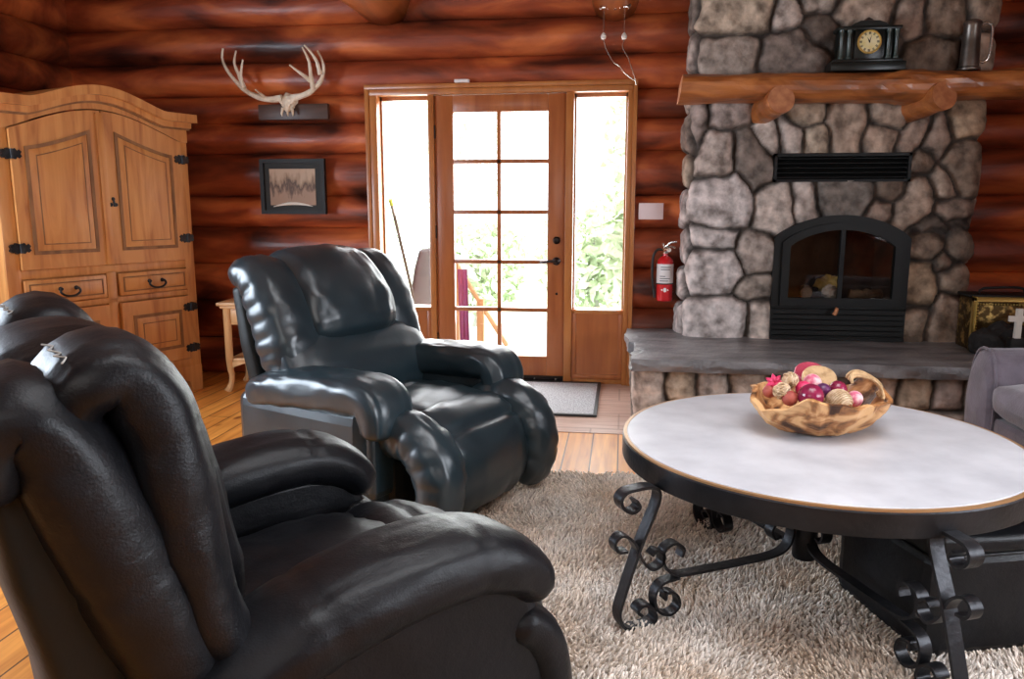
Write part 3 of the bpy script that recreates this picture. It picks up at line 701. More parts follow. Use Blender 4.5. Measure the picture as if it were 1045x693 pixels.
P=[(x,-.007,-.145+.028*math.cos((x)*9)) for x in np.linspace(-.15,.14,24)]
MB().tube(P,[.002+.009*math.sin(PI*k/23) for k in range(24)],8).build('white_sliver','offwhite',pf,auto=False)

tag(MB().box(.1,.262,W-.055,W-.048,1.15,1.258,.001).build('wall_note','paper'),'small pinkish blank card fixed to logs right of the door','note')
ex=empty('fire_extinguisher','small red fire extinguisher with white label hung on the logs beside chimney','fire extinguisher',(.282,W-.12,.615))
MB().lathe([(.001,0),(.05,0),(.054,.008),(.054,.245),(.048,.272),(.03,.292),(.018,.298),(.017,.315)],28).build('cylinder','red',ex,auto=True)
V=[];F=[]
for k in range(19):
    a=R(-175)+R(170)*k/18
    for z in (.115,.245): V.append((.0548*math.cos(a),.0548*math.sin(a),z))
for k in range(18): F.append([2*k,2*k+2,2*k+3,2*k+1])
lab=mk('paper_label',V,F,'white',ex)
for k,(z,x0,x1) in enumerate(((.225,-.03,.035),(.21,-.03,.03),(.165,-.034,.0),(.15,-.034,.03),(.135,-.034,.02))):
    MB().tube([(x,-math.sqrt(.0553**2-x*x),z) for x in np.linspace(x0,x1,8)],.0022,5).build('print_line','rubber',lab)
V=[(0,-.0552,.09),(.026,-.049,.075),(0,-.0552,.06),(-.026,-.049,.075)]
mk('emblem',V,[[0,3,2,1]],'white',ex,False)
b=MB(); b.lathe([(.016,.31),(.019,.318),(.019,.345),(.012,.352)],14)
b.tube([(-.02,0,.335),(-.005,-.02,.34),(.02,-.035,.345)],[.01,.011,.008],8)
b.build('valve','chrome',ex)
b=MB(); b.tube([(0,-.005,.35),(.03,-.02,.362),(.06,-.03,.352)],.0065,8); b.tube([(0,-.005,.36),(.03,-.02,.385),(.068,-.035,.392)],.0065,8)
b.tube([(-.01,0,.352),(-.02,-.005,.38)],.007,8)
b.build('squeeze_lever','silver',ex)
MB().lathe([(.014,-.006),(.014,.006)],16,(.02,-.03,.338),'y').build('gauge','offwhite',ex)
b=MB(); b.tube(catmull([(-.018,0,.335),(-.05,-.01,.34),(-.078,-.015,.30),(-.084,-.015,.2),(-.078,-.01,.11),(-.066,-.01,.06)],24),.0085,10); b.tube([(-.070,-.01,.075),(-.064,-.01,.02)],[.012,.009],10)
b.build('hose','rubber',ex)
b=MB(); b.box(-.025,.025,.05,.085,.08,.30,.003); b.tube([(.056*math.cos(t),.056*math.sin(t),.115) for t in np.linspace(R(-200),R(20),24)],.004,6); b.build('wall_bracket','rubber',ex)

cl=empty('cable_lamp','two tiny hanging cable lights with thin wires at the beam above the door','lamp',(-.08,5.10,2.44))
b=MB(); b.tube([(-.085,0,0),(.085,0,0)],.006,8)
for x in (-.085,-.04,0,.035,.085): b.tube([(x-.006,-.01,-.014),(x,0,0),(x+.008,.006,.018)],[.004,.009,.004],8)
b.lathe([(.001,-.02),(.018,-.012),(.02,.004),(.006,.014)],12); b.build('cable_bar','chrome',cl)
for x,zb in ((-.068,-.172),(.058,-.176)):
    c=MB().tube([(x,0,0),(x,0,zb+.02)],.0018,6).build('drop_wire','silver',cl)
    MB().lathe([(.001,zb-.02),(.014,zb-.014),(.018,zb),(.012,zb+.014),(.004,zb+.022)],12,(x,0,0)).build('bulb','offwhite',c)
for x,pts in ((-.068,[(-.068,0,-.19),(-.05,0,-.25),(-.02,0,-.30),(.0,0,-.33),(.03,.01,-.345),(.07,.03,-.39),(.14,.1,-.43)]),(.058,[(.058,0,-.195),(.05,0,-.24),(.085,0,-.30),(.1,.01,-.34),(.125,.04,-.40),(.14,.1,-.45)])):
    MB().tube(catmull(pts,26),.0022,6).build('loose_wire','silver',cl)

# ------------------------------------------------------------------ armoire (front plane local XZ, depth +Y)
ar=empty('armoire','big honey pine armoire with arched cornice and black iron hinges in left corner','armoire',(-2.854,4.928,0),R(68))
AD=.52; AW=1.2
def carve(pts_o, depth): pass
b=MB(); b.box(-AW,0,0.01,AD,.10,1.70,.004)       # carcass
P=[(-AW,1.70),(0,1.70),(0,1.775)]
def top_arc(x):            # arched line of the cornice
    t=(x+.6)/.42
    return 1.79+ .105*max(0,math.cos(min(1,abs(t))*PI/2))**1.25 if abs(t)<1 else 1.79
body=b.build('carcass','pine',ar)
# face frame rails & stiles
b=MB(); b.box(-AW,-1.125,-.012,.012,.06,1.80,.004); b.box(-.07,0,-.012,.012,.06,1.80,.004)
b.box(-1.13,-.06,-.010,.012,.655,.69,.003); b.box(-1.13,-.06,-.010,.012,.838,.888,.003); b.box(-.63,-.565,-.010,.012,.2,.85,.003); b.box(-1.13,-.06,-.010,.012,.165,.225,.003)
b.build('face_frame','pine',ar)
# scalloped bottom apron and feet
P=[(-AW,.17),(-AW,.0),(-1.12,.0),(-1.10,.07),(-1.0,.105),(-.7,.12),(-.5,.12),(-.2,.105),(-.1,.07),(-.08,.0),(0,0),(0,.17)]
MB().prism(P,-.015,.03).build('apron','pine',ar)
for q in ((-AW,-1.12,.0,.08),(-.08,0,0,.08),(-AW,-1.12,AD-.08,AD),(-.08,0,AD-.08,AD)): MB().box(*q,0,.11).build('foot','pine',ar)
# arched cornice: frieze + two mouldings following the arch
def band(lo,hi,y0,y1,name,m,x0=-AW-.02,x1=.02):
    n=49; xs=np.linspace(x0,x1,n); b=MB()
    V=[];F=[]
    for x in xs: V+= [(x,y0,lo(x)),(x,y0,hi(x)),(x,y1,hi(x)),(x,y1,lo(x))]
    for i in range(n-1):
        for k in range(4): F.append([4*i+k,4*i+(k+1)%4,4*(i+1)+(k+1)%4,4*(i+1)+k])
    F+=[[0,1,2,3],[4*(n-1)+k for k in (3,2,1,0)]]
    b.add(V,F); return b.build(name,m,ar)
darc=lambda x: 1.645+.15*max(0,math.cos(min(1,abs((x+.6)/.56))*PI/2))**1.15     # underside of frieze above doors
band(lambda x: darc(x)+.0, lambda x: top_arc(x)+.0,-.02,.05,'frieze','pine',-AW,0)
cor=band(lambda x: top_arc(x)-.055, lambda x: top_arc(x)-.012,-.045,.06,'cornice','pine')
band(lambda x: top_arc(x)-.02, lambda x: top_arc(x)+.032,-.075,AD,'cornice_cap','pine',-AW-.045,.045)
band(lambda x: top_arc(x)-.066, lambda x: top_arc(x)-.053,-.027,.03,'cornice_bead','pinedark')
# doors: a frame with curved top and a fielded panel
def door(x0,x1,z0,ztop,name,hinge_side,parent=ar,panel_top=None,hinges=()):
    n=26; y=-.03
    xs=np.linspace(x0,x1,n)
    poly=[(x0,z0),(x1,z0)]+[(x,ztop(x)) for x in xs[::-1]]
    d=MB().prism(poly,y,.0).build(name,'pine',parent)
    m=.075; px0,px1=x0+m,x1-m; pxs=np.linspace(px0,px1,n)
    pt=panel_top or (lambda x: ztop(x)-.09)
    def pan(s): return [(px0+s,z0+.085+s),(px1-s,z0+.085+s)]+[(x,pt(x)-s) for x in np.linspace(px0+s,px1-s,n)[::-1]]
    # sunk dark groove, bevelled field
    MB().ring(pan(-.004),pan(.016),y-.006,y+.004).build('panel_moulding','pinedark',d)
    g=MB().prism(pan(.012),y-.001,y+.01); g.build('panel_bevel','pine',d)
    po,pi=pan(.055),pan(.07)
    nn=len(po); b=MB(); V=[(a,y-.001,c) for a,c in pan(.014)]+[(a,y-.013,c) for a,c in po]; F=[[i,(i+1)%nn,(i+1)%nn+nn,i+nn] for i in range(nn)]+[list(range(nn,2*nn))]
    b.add(V,F); b.build('raised_panel','pine',d)
    MB().ring(pan(.050),pan(.056),y-.014,y-.008).build('panel_edge','pinedark',d)
    for hz in hinges:
        hx=x0 if hinge_side<0 else x1
        b=MB(); 
        for s in (-1,1):
            cx=hx+s*.027
            pts=[(cx-.027*s,-.022),(cx-.006*s,-.030),(cx+.004*s,-.016),(cx+.014*s,-.024),(cx+.028*s,-.012),(cx+.020*s,0),(cx+.028*s,.012),(cx+.014*s,.024),(cx+.004*s,.016),(cx-.006*s,.030),(cx-.027*s,.022)]
            b.prism([(a,hz+c) for a,c in pts],y-.006,y-.0005 if s==-hinge_side else .0)
        b.lathe([(.007,-.026),(.007,.026)],8,(hx,y-.008,hz)); b.build('hinge','iron',d)
    return d
mid=-.596
dL=door(-1.122,mid-.004,.89,lambda x: darc(x)-.008,'upper_door',-1,hinges=(1.515,1.01),panel_top=lambda x: 1.555+.115*((x+1.05)/.38 if x>-1.05 else 0)**1.3)
dR=door(mid+.004,-.062,.89,lambda x: darc(x)-.008,'upper_door',1,hinges=(1.535,1.03),panel_top=lambda x: 1.555+.115*((-.14-x)/.38 if x<-.14 else 0)**1.3)
b=MB(); b.box(mid-.035,mid+.012,-.04,-.028,.89,1.775,.004); b.build('meeting_strip','pine',dL)
b=MB()
for dx,dz in ((0,.03),(-.016,-.004),(.016,-.004)): b.lathe([(.012,0),(.010,-.005),(.001,-.006)],10,(mid+.038+dx,-.031,1.25+dz),'y')
b.tube([(mid+.038,-.036,1.27),(mid+.038,-.04,1.235)],.006,8); b.build('key_plate','iron',dR)
for (x0,x1) in ((-1.118,-.642),(-.556,-.072)):
    d=MB().box(x0,x1,-.026,.0,.695,.832,.006).build('drawer','pine',ar)
    q=lambda s:[(x0+s,.695+s),(x1-s,.695+s),(x1-s,.832-s),(x0+s,.832-s)]
    MB().ring(q(.022),q(.029),-.029,-.02).build('drawer_groove','pinedark',d)
    MB().box(x0+.032,x1-.032,-.031,-.02,.727,.80,.004).build('drawer_field','pine',d)
    c=(x0+x1)/2
    b=MB(); b.tube(catmull([(c-.048,-.05,.775),(c-.058,-.052,.755),(c-.035,-.056,.735),(c,-.058,.729),(c+.035,-.056,.735),(c+.058,-.052,.755),(c+.048,-.05,.775)],24),.0065,8)
    for s in (-1,1): b.lathe([(.014,-.028),(.012,-.036),(.006,-.052),(.001,-.054)],10,(c+s*.046,0,.772),'y')
    b.build('drawer_handle','iron',d)
door(-1.118,-.64,.232,lambda x:.65,'lower_door',-1,hinges=(.575,.30))
door(-.558,-.07,.232,lambda x:.65,'lower_door',1,hinges=(.575,.30))

# ------------------------------------------------------------------ small pine side table behind the far chair
st=empty('side_table','small pale pine side table with drawer and shelf behind the far recliner','side table',(-2.43,5.05,0),R(6))
b=MB(); b.box(-.25,.25,-.20,.20,.585,.607,.006); b.box(-.235,.235,-.185,.185,.565,.587,.008); b.build('tabletop','pinelight',st)
b=MB(); b.box(-.205,.205,-.16,.16,.455,.565,.003); b.build('apron','pinelight',st)
d=MB().box(-.165,.165,-.172,-.158,.475,.555,.003).build('drawer','pinelight',st)
MB().lathe([(.006,0),(.006,-.012),(.013,-.02),(.001,-.028)],12,(0,-.172,.515),'y').build('knob','pinelight',d)
MB().box(-.20,.20,-.16,.16,.205,.225,.004).build('shelf','pinelight',st)
b=MB(); b.prism([(-.2,.205),(-.2,.15),(-.16,.17),(-.1,.19),(0,.195),(.1,.19),(.16,.17),(.2,.15),(.2,.205)],-.165,-.15); b.build('shelf_apron','pinelight',st)
for sx in (-1,1):
    for sy in (-1,1):
        pts=catmull([(sx*.195,sy*.155,.57),(sx*.195,sy*.155,.2),(sx*.188,sy*.15,.1),(sx*.196,sy*.158,.04),(sx*.215,sy*.175,.0)],20)
        MB().tube(pts,np.interp(np.linspace(0,1,20),[0,.6,.75,.9,1],[.026,.025,.019,.018,.026]),4 if False else 10).build('leg','pinelight',st,auto=False)

# ------------------------------------------------------------------ recliners
def recliner_far():
    rc=empty('recliner','black leather recliner facing right, with puffed footrest, before the antler wall','recliner',(-1.03,3.20,.0),R(-25),'black leather recliners')
    bm=softbox(.40,.36,.13,.04); MB().bm(bm,Matrix.Translation((0,0,.19))).build('base','shell',rc,auto=False)
    mA='leatherA'
    for s in (1,-1):
        bm=softbox(.35,.085,.225,.05,puff=.012); a=MB().bm(bm,Matrix.Translation((.005,s*.395,.285))).build('arm','leatherA',rc,auto=False)
        soft('arm_pad',mA,a,[(-.30,.475),(-.20,.515),(-.02,.54),(.18,.548),(.30,.548),(.36,.535),(.385,.48),(.385,.40)],[.09,.112,.118,.118,.118,.118,.116,.11],[.055,.07,.075,.075,.075,.075,.065,.055],e=3.2,cap=.3,yc=s*.385,wr=.006,wf=(6,3),seed=s*3+1,pleat=(.003,64,.68,.8,'y'))
        bm=softbox(.03,.066,.13,.025,n=8); MB().bm(bm,Matrix.Translation((.352,s*.39,.30))).build('arm_front',mA,a,auto=False)
    soft('seat_cushion',mA,rc,[(-.22,.36),(0,.375),(.2,.385),(.36,.385),(.46,.36)],[.29,.295,.295,.29,.28],[.09,.095,.10,.10,.08],e=3.4,wr=.007,wf=(4,3),seed=4.4,seams=((.5,.012,.010),),vs=((-.45,.03,.006),(.45,.03,.006)))
    soft('footrest',mA,rc,[(.34,.395),(.44,.385),(.515,.33),(.55,.24),(.54,.14),(.485,.075)],[.265,.27,.27,.27,.26,.24],[.07,.085,.09,.085,.08,.06],e=3.2,wr=.006,wf=(4,5),seed=9.,pleat=(.0075,30,.42,.6,'y'),seams=((.36,.025,.022),),vs=((-.4,.03,.006),(.4,.03,.006)))
    for s in (1,-1):
        soft('footrest_roll',mA,rc,[(.24,.36),(.38,.405),(.49,.395),(.57,.325),(.595,.225),(.57,.12),(.51,.065)],[.06,.085,.095,.10,.098,.09,.07],[.05,.085,.095,.095,.09,.08,.06],e=2.2,yc=s*.335,wr=.006,wf=(6,2),seed=s*6+2,pleat=(.0050,64,None,1,'u'))
    soft('back_shell','shell',rc,[(-.30,.12),(-.34,.45),(-.415,.80),(-.445,.93)],[.36,.37,.385,.375],[.05,.055,.055,.04],e=5,cap=.4)
    soft('lumbar_cushion',mA,rc,[(-.12,.39),(-.105,.47),(-.125,.56),(-.175,.67),(-.21,.74)],[.40,.42,.425,.42,.40],[.10,.115,.115,.09,.06],e=3.0,yc=.012,wr=.007,wf=(3,6),seed=12,pleat=(.0045,34,None,1,'y'))
    for s in (1,-1):
        soft('back_bolster',mA,rc,[(-.16,.50),(-.19,.62),(-.235,.75),(-.285,.865),(-.335,.935),(-.40,.96),(-.46,.925)],[.10,.118,.125,.125,.122,.118,.10],[.075,.105,.115,.115,.105,.085,.06],e=2.5,cap=.35,yc=s*.315+.012,wr=.006,wf=(5,2),seed=s*5+20,pleat=(.0050,62,None,1,'u'))
    soft('back_pillow',mA,rc,[(-.145,.655),(-.17,.73),(-.215,.835),(-.275,.925),(-.345,.975),(-.42,.97),(-.475,.91)],[.235,.25,.255,.25,.245,.24,.22],[.08,.125,.13,.12,.10,.08,.06],e=3.1,cap=.4,wr=.010,wf=(3,3),seed=31,
         dimple=((.40,-.62,.13,.022),(.40,.62,.13,.022),(.20,-.75,.08,.016)),pleat=(.0038,22,None,1,'y'),vs=((-.42,.022,.013),(.42,.022,.013)))
    return rc
recliner_far()

def recliner_near():
    rc=empty('recliner','black leather recliner nearest the camera, seen from behind beside the rug','recliner',(-.734,1.49,.0),R(46),'black leather recliners')
    m='leatherB'
    bm=softbox(.38,.36,.13,.04); MB().bm(bm,Matrix.Translation((0.02,0,.19))).build('base','shell',rc,auto=False)
    for s in (1,-1):
        n=30; top=catmull([(-.36,.40),(-.24,.465),(-.03,.525),(.2,.545),(.32,.52),(.395,.44),(.42,.25),(.41,.07)],n)
        poly=[(-.36,.07)]+[tuple(p) for p in top]
        mb=MB().prism(poly,s*.375-.065,s*.375+.065)
        a=mb.build('arm','leatherB',rc,auto=True)
        bv=a.modifiers.new('bevel','BEVEL'); bv.width=.03; bv.segments=4; bv.limit_method='ANGLE'; bv.angle_limit=R(50)
        soft('arm_pad',m,a,[(-.38,.41),(-.26,.475),(-.06,.55),(.12,.58),(.26,.572),(.355,.525),(.40,.455)],[.075,.10,.112,.118,.118,.112,.095],[.05,.065,.07,.07,.07,.065,.05],e=2.5,yc=s*.375,wr=.004,wf=(4,3),seed=s*3+1,seams=((.74,.008,.007),(.40,.008,.004)))
        soft('arm_front',m,a,[(.325,.43),(.40,.37),(.435,.27),(.435,.15),(.41,.07)],[.085,.088,.088,.085,.08],[.045,.05,.05,.05,.045],e=2.6,yc=s*.375,wr=.003,wf=(3,3),seed=s*7)
    soft('seat_cushion',m,rc,[(-.22,.36),(0,.375),(.18,.385),(.30,.38),(.38,.35)],[.29,.30,.30,.295,.28],[.09,.095,.10,.10,.08],e=2.8,wr=.010,wf=(4,4),seed=14.4,pleat=(.006,16,None,1,'y'))
    soft('footrest',m,rc,[(.24,.39),(.36,.40),(.46,.36),(.51,.26),(.49,.14),(.43,.08)],[.26,.275,.28,.28,.27,.25],[.07,.09,.095,.09,.08,.06],e=2.7,wr=.007,wf=(3,4),seed=19.,seams=((.25,.02,.012),))
    soft('back_shell','shell',rc,[(-.345,.10),(-.36,.40),(-.385,.55),(-.43,.74),(-.475,.935)],[.35,.36,.36,.37,.36],[.07,.08,.08,.075,.05],e=5,cap=.4)
    for s in (1,-1):
        soft('rear_bolster',m,rc,[(-.225,.38),(-.265,.50),(-.325,.66),(-.38,.82),(-.42,.92),(-.46,.965),(-.495,.93),(-.50,.84)],[.085,.115,.125,.13,.13,.125,.12,.10],[.055,.068,.078,.083,.082,.075,.06,.045],e=2.4,cap=.4,yc=s*.31,wr=.004,wf=(4,2),seed=s*5+20,seams=((.45,.01,.004),),pleat=(.003,44,.5,.8,'u'))
        fbo=soft('front_bolster',m,rc,[(-.13,.38),(-.175,.47),(-.23,.60),(-.255,.72),(-.275,.86),(-.295,.955),(-.335,1.005),(-.385,.985),(-.41,.90)],[.09,.115,.13,.135,.135,.135,.13,.125,.10],[.042,.05,.055,.058,.064,.068,.062,.055,.04],e=2.4,cap=.4,yc=s*.30,wr=.005,wf=(4,2),seed=s*5+40,pleat=(.0025,50,.0,.3,'u'))
        nv_=44; vs_=fbo.data.vertices
        ri=max(range(20,50),key=lambda i_: sum(vs_[i_*nv_+k].co.z for k in range(nv_)))+2
        ring=[vs_[ri*nv_+k].co.copy() for k in range(nv_)]; cz=sum(p.z for p in ring)/nv_; cx_=sum(p.x for p in ring)/nv_
        row=sorted([p for p in ring if p.z>cz+.03],key=lambda p:p.y); row=row[1:8]
        zig=[tuple(p+Vector((.006*(1 if q%2 else -1),0,.002))) for q,p in enumerate(row)]
        if len(zig)>2: MB().tube(zig,.0014,5).build('seam_stitching','thread',fbo)
    soft('back_pillow',m,rc,[(-.14,.45),(-.19,.60),(-.235,.80),(-.29,.915),(-.35,.955),(-.43,.94),(-.48,.86)],[.19,.20,.20,.20,.195,.19,.16],[.06,.09,.10,.10,.095,.08,.05],e=2.8,wr=.008,wf=(3,3),seed=51)
    return rc
recliner_near()

# ------------------------------------------------------------------ coffee table
TX,TY,TR,TZ=.628,2.535,.612,.51
tb=empty('coffee_table','round coffee table with pale stone top and scrolled black iron legs','table',(TX,TY,0))
MB().lathe([(.001,TZ-.03),(TR-.012,TZ-.03),(TR-.012,TZ-.004),(TR-.016,TZ),(.001,TZ)],96).build('tabletop','top',tb)
MB().lathe([(TR-.012,TZ-.02),(TR-.001,TZ-.02),(TR-.001,TZ-.002),(TR-.012,TZ-.002),(TR-.012,TZ-.02)],96,cap=False).build('bronze_edge','brassrim',tb)
b=MB(); n=96; prof=[(TR-.02,TZ-.075),(TR,TZ-.075),(TR+.002,TZ-.07),(TR+.002,TZ-.012),(TR-.001,TZ-.008),(TR-.02,TZ-.012)]
V=[];F=[]
for r,z in prof:
    for k in range(n): V.append((r*math.cos(2*PI*k/n),r*math.sin(2*PI*k/n),z))
mm=len(prof)
for i in range(mm):
    for k in range(n): F.append([i*n+k,i*n+(k+1)%n,((i+1)%mm)*n+(k+1)%n,((i+1)%mm)*n+k])
b.add(V,F); b.build('rim_band','iron',tb)
def ribbon(path,w=.034,t=.009,n=None):
    """flat iron bar bent along a path in the XZ plane"""
    C=catmull(path,n or len(path)*9); m=len(C); V=[];F=[]
    for i in range(m):
        d=C[min(i+1,m-1)]-C[max(i-1,0)]; d/=max(1e-9,np.linalg.norm(d)); nr=np.array([-d[1],d[0]])*t/2
        for s,y in ((1,w/2),(1,-w/2),(-1,-w/2),(-1,w/2)): p=C[i]+nr*s; V.append((p[0],y,p[1]))
    for i in range(m-1):
        for k in range(4): F.append([4*i+k,4*i+(k+1)%4,4*(i+1)+(k+1)%4,4*(i+1)+k])
    F+=[[0,1,2,3][::-1],[4*(m-1)+k for k in range(4)]]
    return V,F
main=[(.612,.43),(.608,.41),(.634,.402),(.664,.418),(.672,.435),(.655,.436),(.60,.436),(.556,.434),(.546,.40),(.565,.34),(.603,.262),(.651,.125),(.670,.06),(.648,.012),(.594,.007),(.548,.016),(.556,.057),(.586,.075),(.608,.062),(.592,.04)]
main=[(.622,.400),(.612,.380),(.634,.367),(.662,.382),(.672,.408),(.655,.429),(.622,.434),(.575,.434),(.549,.42),(.55,.385),(.575,.325),(.603,.262),(.651,.125),(.668,.06),(.648,.016),(.594,.007),(.548,.02),(.556,.057),(.586,.075),(.608,.060),(.592,.042)]
midS=[(.645,.25),(.676,.255),(.687,.282),(.662,.301),(.625,.275),(.596,.215),(.563,.182),(.531,.191),(.524,.22),(.548,.236),(.565,.224)]
upper=[(.462,.203),(.456,.228),(.484,.249),(.517,.238),(.527,.208),(.509,.170),(.466,.146),(.36,.143),(.263,.143),(.12,.147),(.066,.170),(.05,.22),(.075,.252),(.115,.255),(.135,.232),(.122,.205),(.10,.21)]
lower=[(.466,.138),(.525,.129),(.549,.095),(.538,.047),(.497,.027),(.465,.048),(.475,.086),(.508,.097),(.512,.075)]
LX,LY=.598-TX,2.468-TY        # the iron base sits a little off the centre of the top
ang0=math.atan2(-.493,-.87); kids=[]
for k,(da,inset) in enumerate(((0,-.01),(R(83),.03),(R(180),.02),(R(-92),.06))):
    a=ang0+da; loc=(LX-inset*math.cos(a),LY-inset*math.sin(a),.014)
    if k==0:
        V,F=ribbon(main,.042); proto=MB().add(V,F).build('leg','iron',tb)
        for nm,p in (('scroll',midS),('scroll',lower),('stretcher',upper)):
            V,F=ribbon(p,.036,.008); kids.append(MB().add(V,F).build(nm,'iron',proto))
        c=proto
    else:
        c=proto.copy(); COL.objects.link(c); c.parent=tb
        for ch in kids[:(2 if k==2 else 3)]:
            q=ch.copy(); COL.objects.link(q); q.parent=c
    c.location=loc; c.rotation_euler.z=a
MB().lathe([(.001,.13),(.035,.13),(.038,.14),(.038,.25),(.03,.26),(.001,.26)],16,(LX,LY,0)).build('hub','iron',tb)
b=MB()
for k in range(4):
    a=ang0+PI/4+k*PI/2; c,s=math.cos(a),math.sin(a)
    b.tube(catmull([(LX+c*r_,LY+s*r_,z_) for r_,z_ in ((.02,.25),(.03,.30),(.09,.335),(.11,.36),(.09,.375))],16),.006,8)
b.build('hub_finial','iron',tb)

# ------------------------------------------------------------------ teak bowl with decorative balls
bx,by=.655,2.63
BO=Vector((bx,by,TZ+.001))
nA,nR=96,22; V=[];F=[]
def rimh(a): return .118+.016*math.sin(3*a+1)+.012*math.sin(5*a+.4)+.010*noise.noise(Vector((math.cos(a)*3,math.sin(a)*3,0)))*2
def rimr(a): return .228+.012*math.sin(2*a+.6)+.010*noise.noise(Vector((math.cos(a)*2.5,math.sin(a)*2.5,4)))*2
prof=[(0,.0),(.3,.0),(.45,.02),(.62,.14),(.78,.38),(.9,.66),(.97,.88),(1.0,1.0)]
def ppt(t,a,off):
    i=t*(len(prof)-1); j=min(int(i),len(prof)-2); u=i-j
    r=prof[j][0]*(1-u)+prof[j+1][0]*u; z=prof[j][1]*(1-u)+prof[j+1][1]*u
    rr=r*rimr(a)*(1+.045*noise.noise(Vector((math.cos(a)*4,math.sin(a)*4,z*2)))*(1 if r>.4 else 0))
    fac=.05*rid((math.cos(a)*3.2,math.sin(a)*3.2,z*1.5))*(1 if r>.5 else 0)
    return rr*(1+fac-.03)-off*(r>.35), z*rimh(a)+off*(.9 if r<.6 else .25)
for side,off in ((0,0),(1,.016)):
    for i in range(nR):
        t=i/(nR-1); t=t if side==0 else 1-t
        for k in range(nA):
            a=2*PI*k/nA; r,z=ppt(t,a,off); V.append((r*math.cos(a),r*math.sin(a)*.92,z+ .004*noise.noise(Vector((k*.4,t*8,off)))*(t>.3)))
for i in range(2*nR-1):
    for k in range(nA): F.append([i*nA+k,i*nA+(k+1)%nA,(i+1)*nA+(k+1)%nA,(i+1)*nA+k])
o=MB().add(V,F).build('wooden_bowl','teak',None,auto=False,loc=BO,rz=R(20)); tag(o,'rough carved teak root bowl on the round stone tabletop','bowl')
def ballmat(nm,a,b_,rough=.5,sc=(5,5,5)): return mat(nm,a,rough,c2=b_,scale=sc,nscale=3,ramp=(.4,.6))
bm_pl=ballmat('plum',(.16,.010,.035),(.28,.02,.07),.18); bm_pk=ballmat('pink_mottle',(.62,.10,.20),(.85,.55,.55),.55,(12,12,12)); bm_rd=ballmat('brick_red',(.30,.04,.035),(.42,.09,.06),.6)
bm_tan=ballmat('rattan',(.50,.33,.18),(.72,.56,.38),.6,(14,14,14)); bm_pu=ballmat('purple',(.06,.012,.06),(.13,.02,.10),.35); bm_mg=ballmat('magenta',(.62,.015,.10),(.75,.05,.16),.5); bm_br=ballmat('dark_brown',(.10,.045,.02),(.2,.09,.04),.6); bm_sl=ballmat('dried_slice',(.40,.24,.11),(.60,.40,.21),.6,(12,12,12))
def pt(px,py,y):    # point over the bowl on the sight line from the camera spot (metres)
    f=800.;H=1.24;p=math.atan2(136.5,f);yw=R(8)
    fw=Vector((-math.sin(yw)*math.cos(p),math.cos(yw)*math.cos(p),-math.sin(p))); rt=Vector((math.cos(yw),math.sin(yw),0)); up=rt.cross(fw)
    r=fw*f+rt*(px-522.5)-up*(py-346.5); return r*(y/r.y)+Vector((0,0,H))
def ball(name,px,py,y,r,m,label,kind='smooth',cat='ball',group='ornaments in the teak bowl'):
    c=pt(px,py,y)
    b=MB()
    if kind=='smooth':
        bm=bmesh.new(); bmesh.ops.create_uvsphere(bm,u_segments=28,v_segments=18,radius=r)
        for v in bm.verts: v.co*=1+.015*noise.noise(v.co*40)
        b.bm(bm)
    elif kind=='woven':
        bm=bmesh.new(); bmesh.ops.create_icosphere(bm,subdivisions=2,radius=r*.86); b.bm(bm)
        rg=random.Random(hash(label)%99 if False else int(px))
        for q in range(11):
            ax=Vector((rg.gauss(0,1),rg.gauss(0,1),rg.gauss(0,1))).normalized(); u=ax.orthogonal().normalized(); w=ax.cross(u); rr=r*.95
            b.tube([((u*math.cos(t)+w*math.sin(t))*rr+ax*r*.12*math.sin(2*t))[:] for t in np.linspace(0,2*PI,25)],r*.085,6,cap=False)
    elif kind=='string':
        bm=bmesh.new(); bmesh.ops.create_icosphere(bm,subdivisions=2,radius=r*.9); b.bm(bm)
        pts=[]
        for k in range(240):
            t=k/239; z=1-2*t; rr=math.sqrt(max(0,1-z*z)); a=t*2*PI*12; v=Vector((rr*math.cos(a),z,rr*math.sin(a))); pts.append((Matrix.Rotation(.5,3,'X')@Matrix.Rotation(.5,3,'Z')@v*r*.95)[:])
        b.tube(pts,r*.06,6)
    elif kind=='petal':
        for q in range(7):
            a=q*2*PI/7; d=Vector((math.cos(a),.2*math.sin(q*3),math.sin(a)))
            L_=[d*r*.2*0,d*r*.5+Vector((0,-.006,0)),d*r*1.05]; b.tube([p[:] for p in catmull([tuple(x) for x in L_],8)],[r*.14,r*.26,r*.34,r*.36,r*.32,r*.24,r*.14,r*.03],8)
    elif kind=='slice':
        b.lathe([(.001,-.010),(r*.94,-.012),(r,-.006),(r,.006),(r*.94,.012),(.001,.010)],32)
    elif kind=='vine':
        for q in range(4):
            P=[(r*(math.cos(t)),.012*q-.02+.008*math.sin(3*t+q),r*.5*math.sin(t)+.006*q) for t in np.linspace(R(-20),R(200),20)]; b.tube(P,.005,6)
    o=b.build(name,m,None,auto=False); o.location=c
    if kind=='slice': o.rotation_euler=(R(28),R(-4),R(5))
    if kind=='vine': o.rotation_euler=(R(-10),R(28),R(10))
    tag(o,label,cat,group); return o
ball('wooden_ball',827.5,404.5,2.535,.0405,bm_pl,'large glossy plum ball at the front middle of the teak bowl')
ball('rattan_ball',798,399,2.56,.028,bm_tan,'smaller pale woven rattan ball left of the big plum ball','woven')
ball('rattan_ball',806,388,2.60,.027,bm_tan,'topmost pale woven rattan ball at the rear left of the bowl','woven')
ball('string_ball',856,410,2.53,.041,bm_tan,'tan ball wound in string right of the big plum ball','string')
ball('mottled_ball',829,390.5,2.62,.029,bm_pk,'pink and white mottled ball behind the big plum ball')
ball('felt_ball',820,397,2.59,.026,bm_mg,'pinkish red ball touching the upper left of the plum ball')
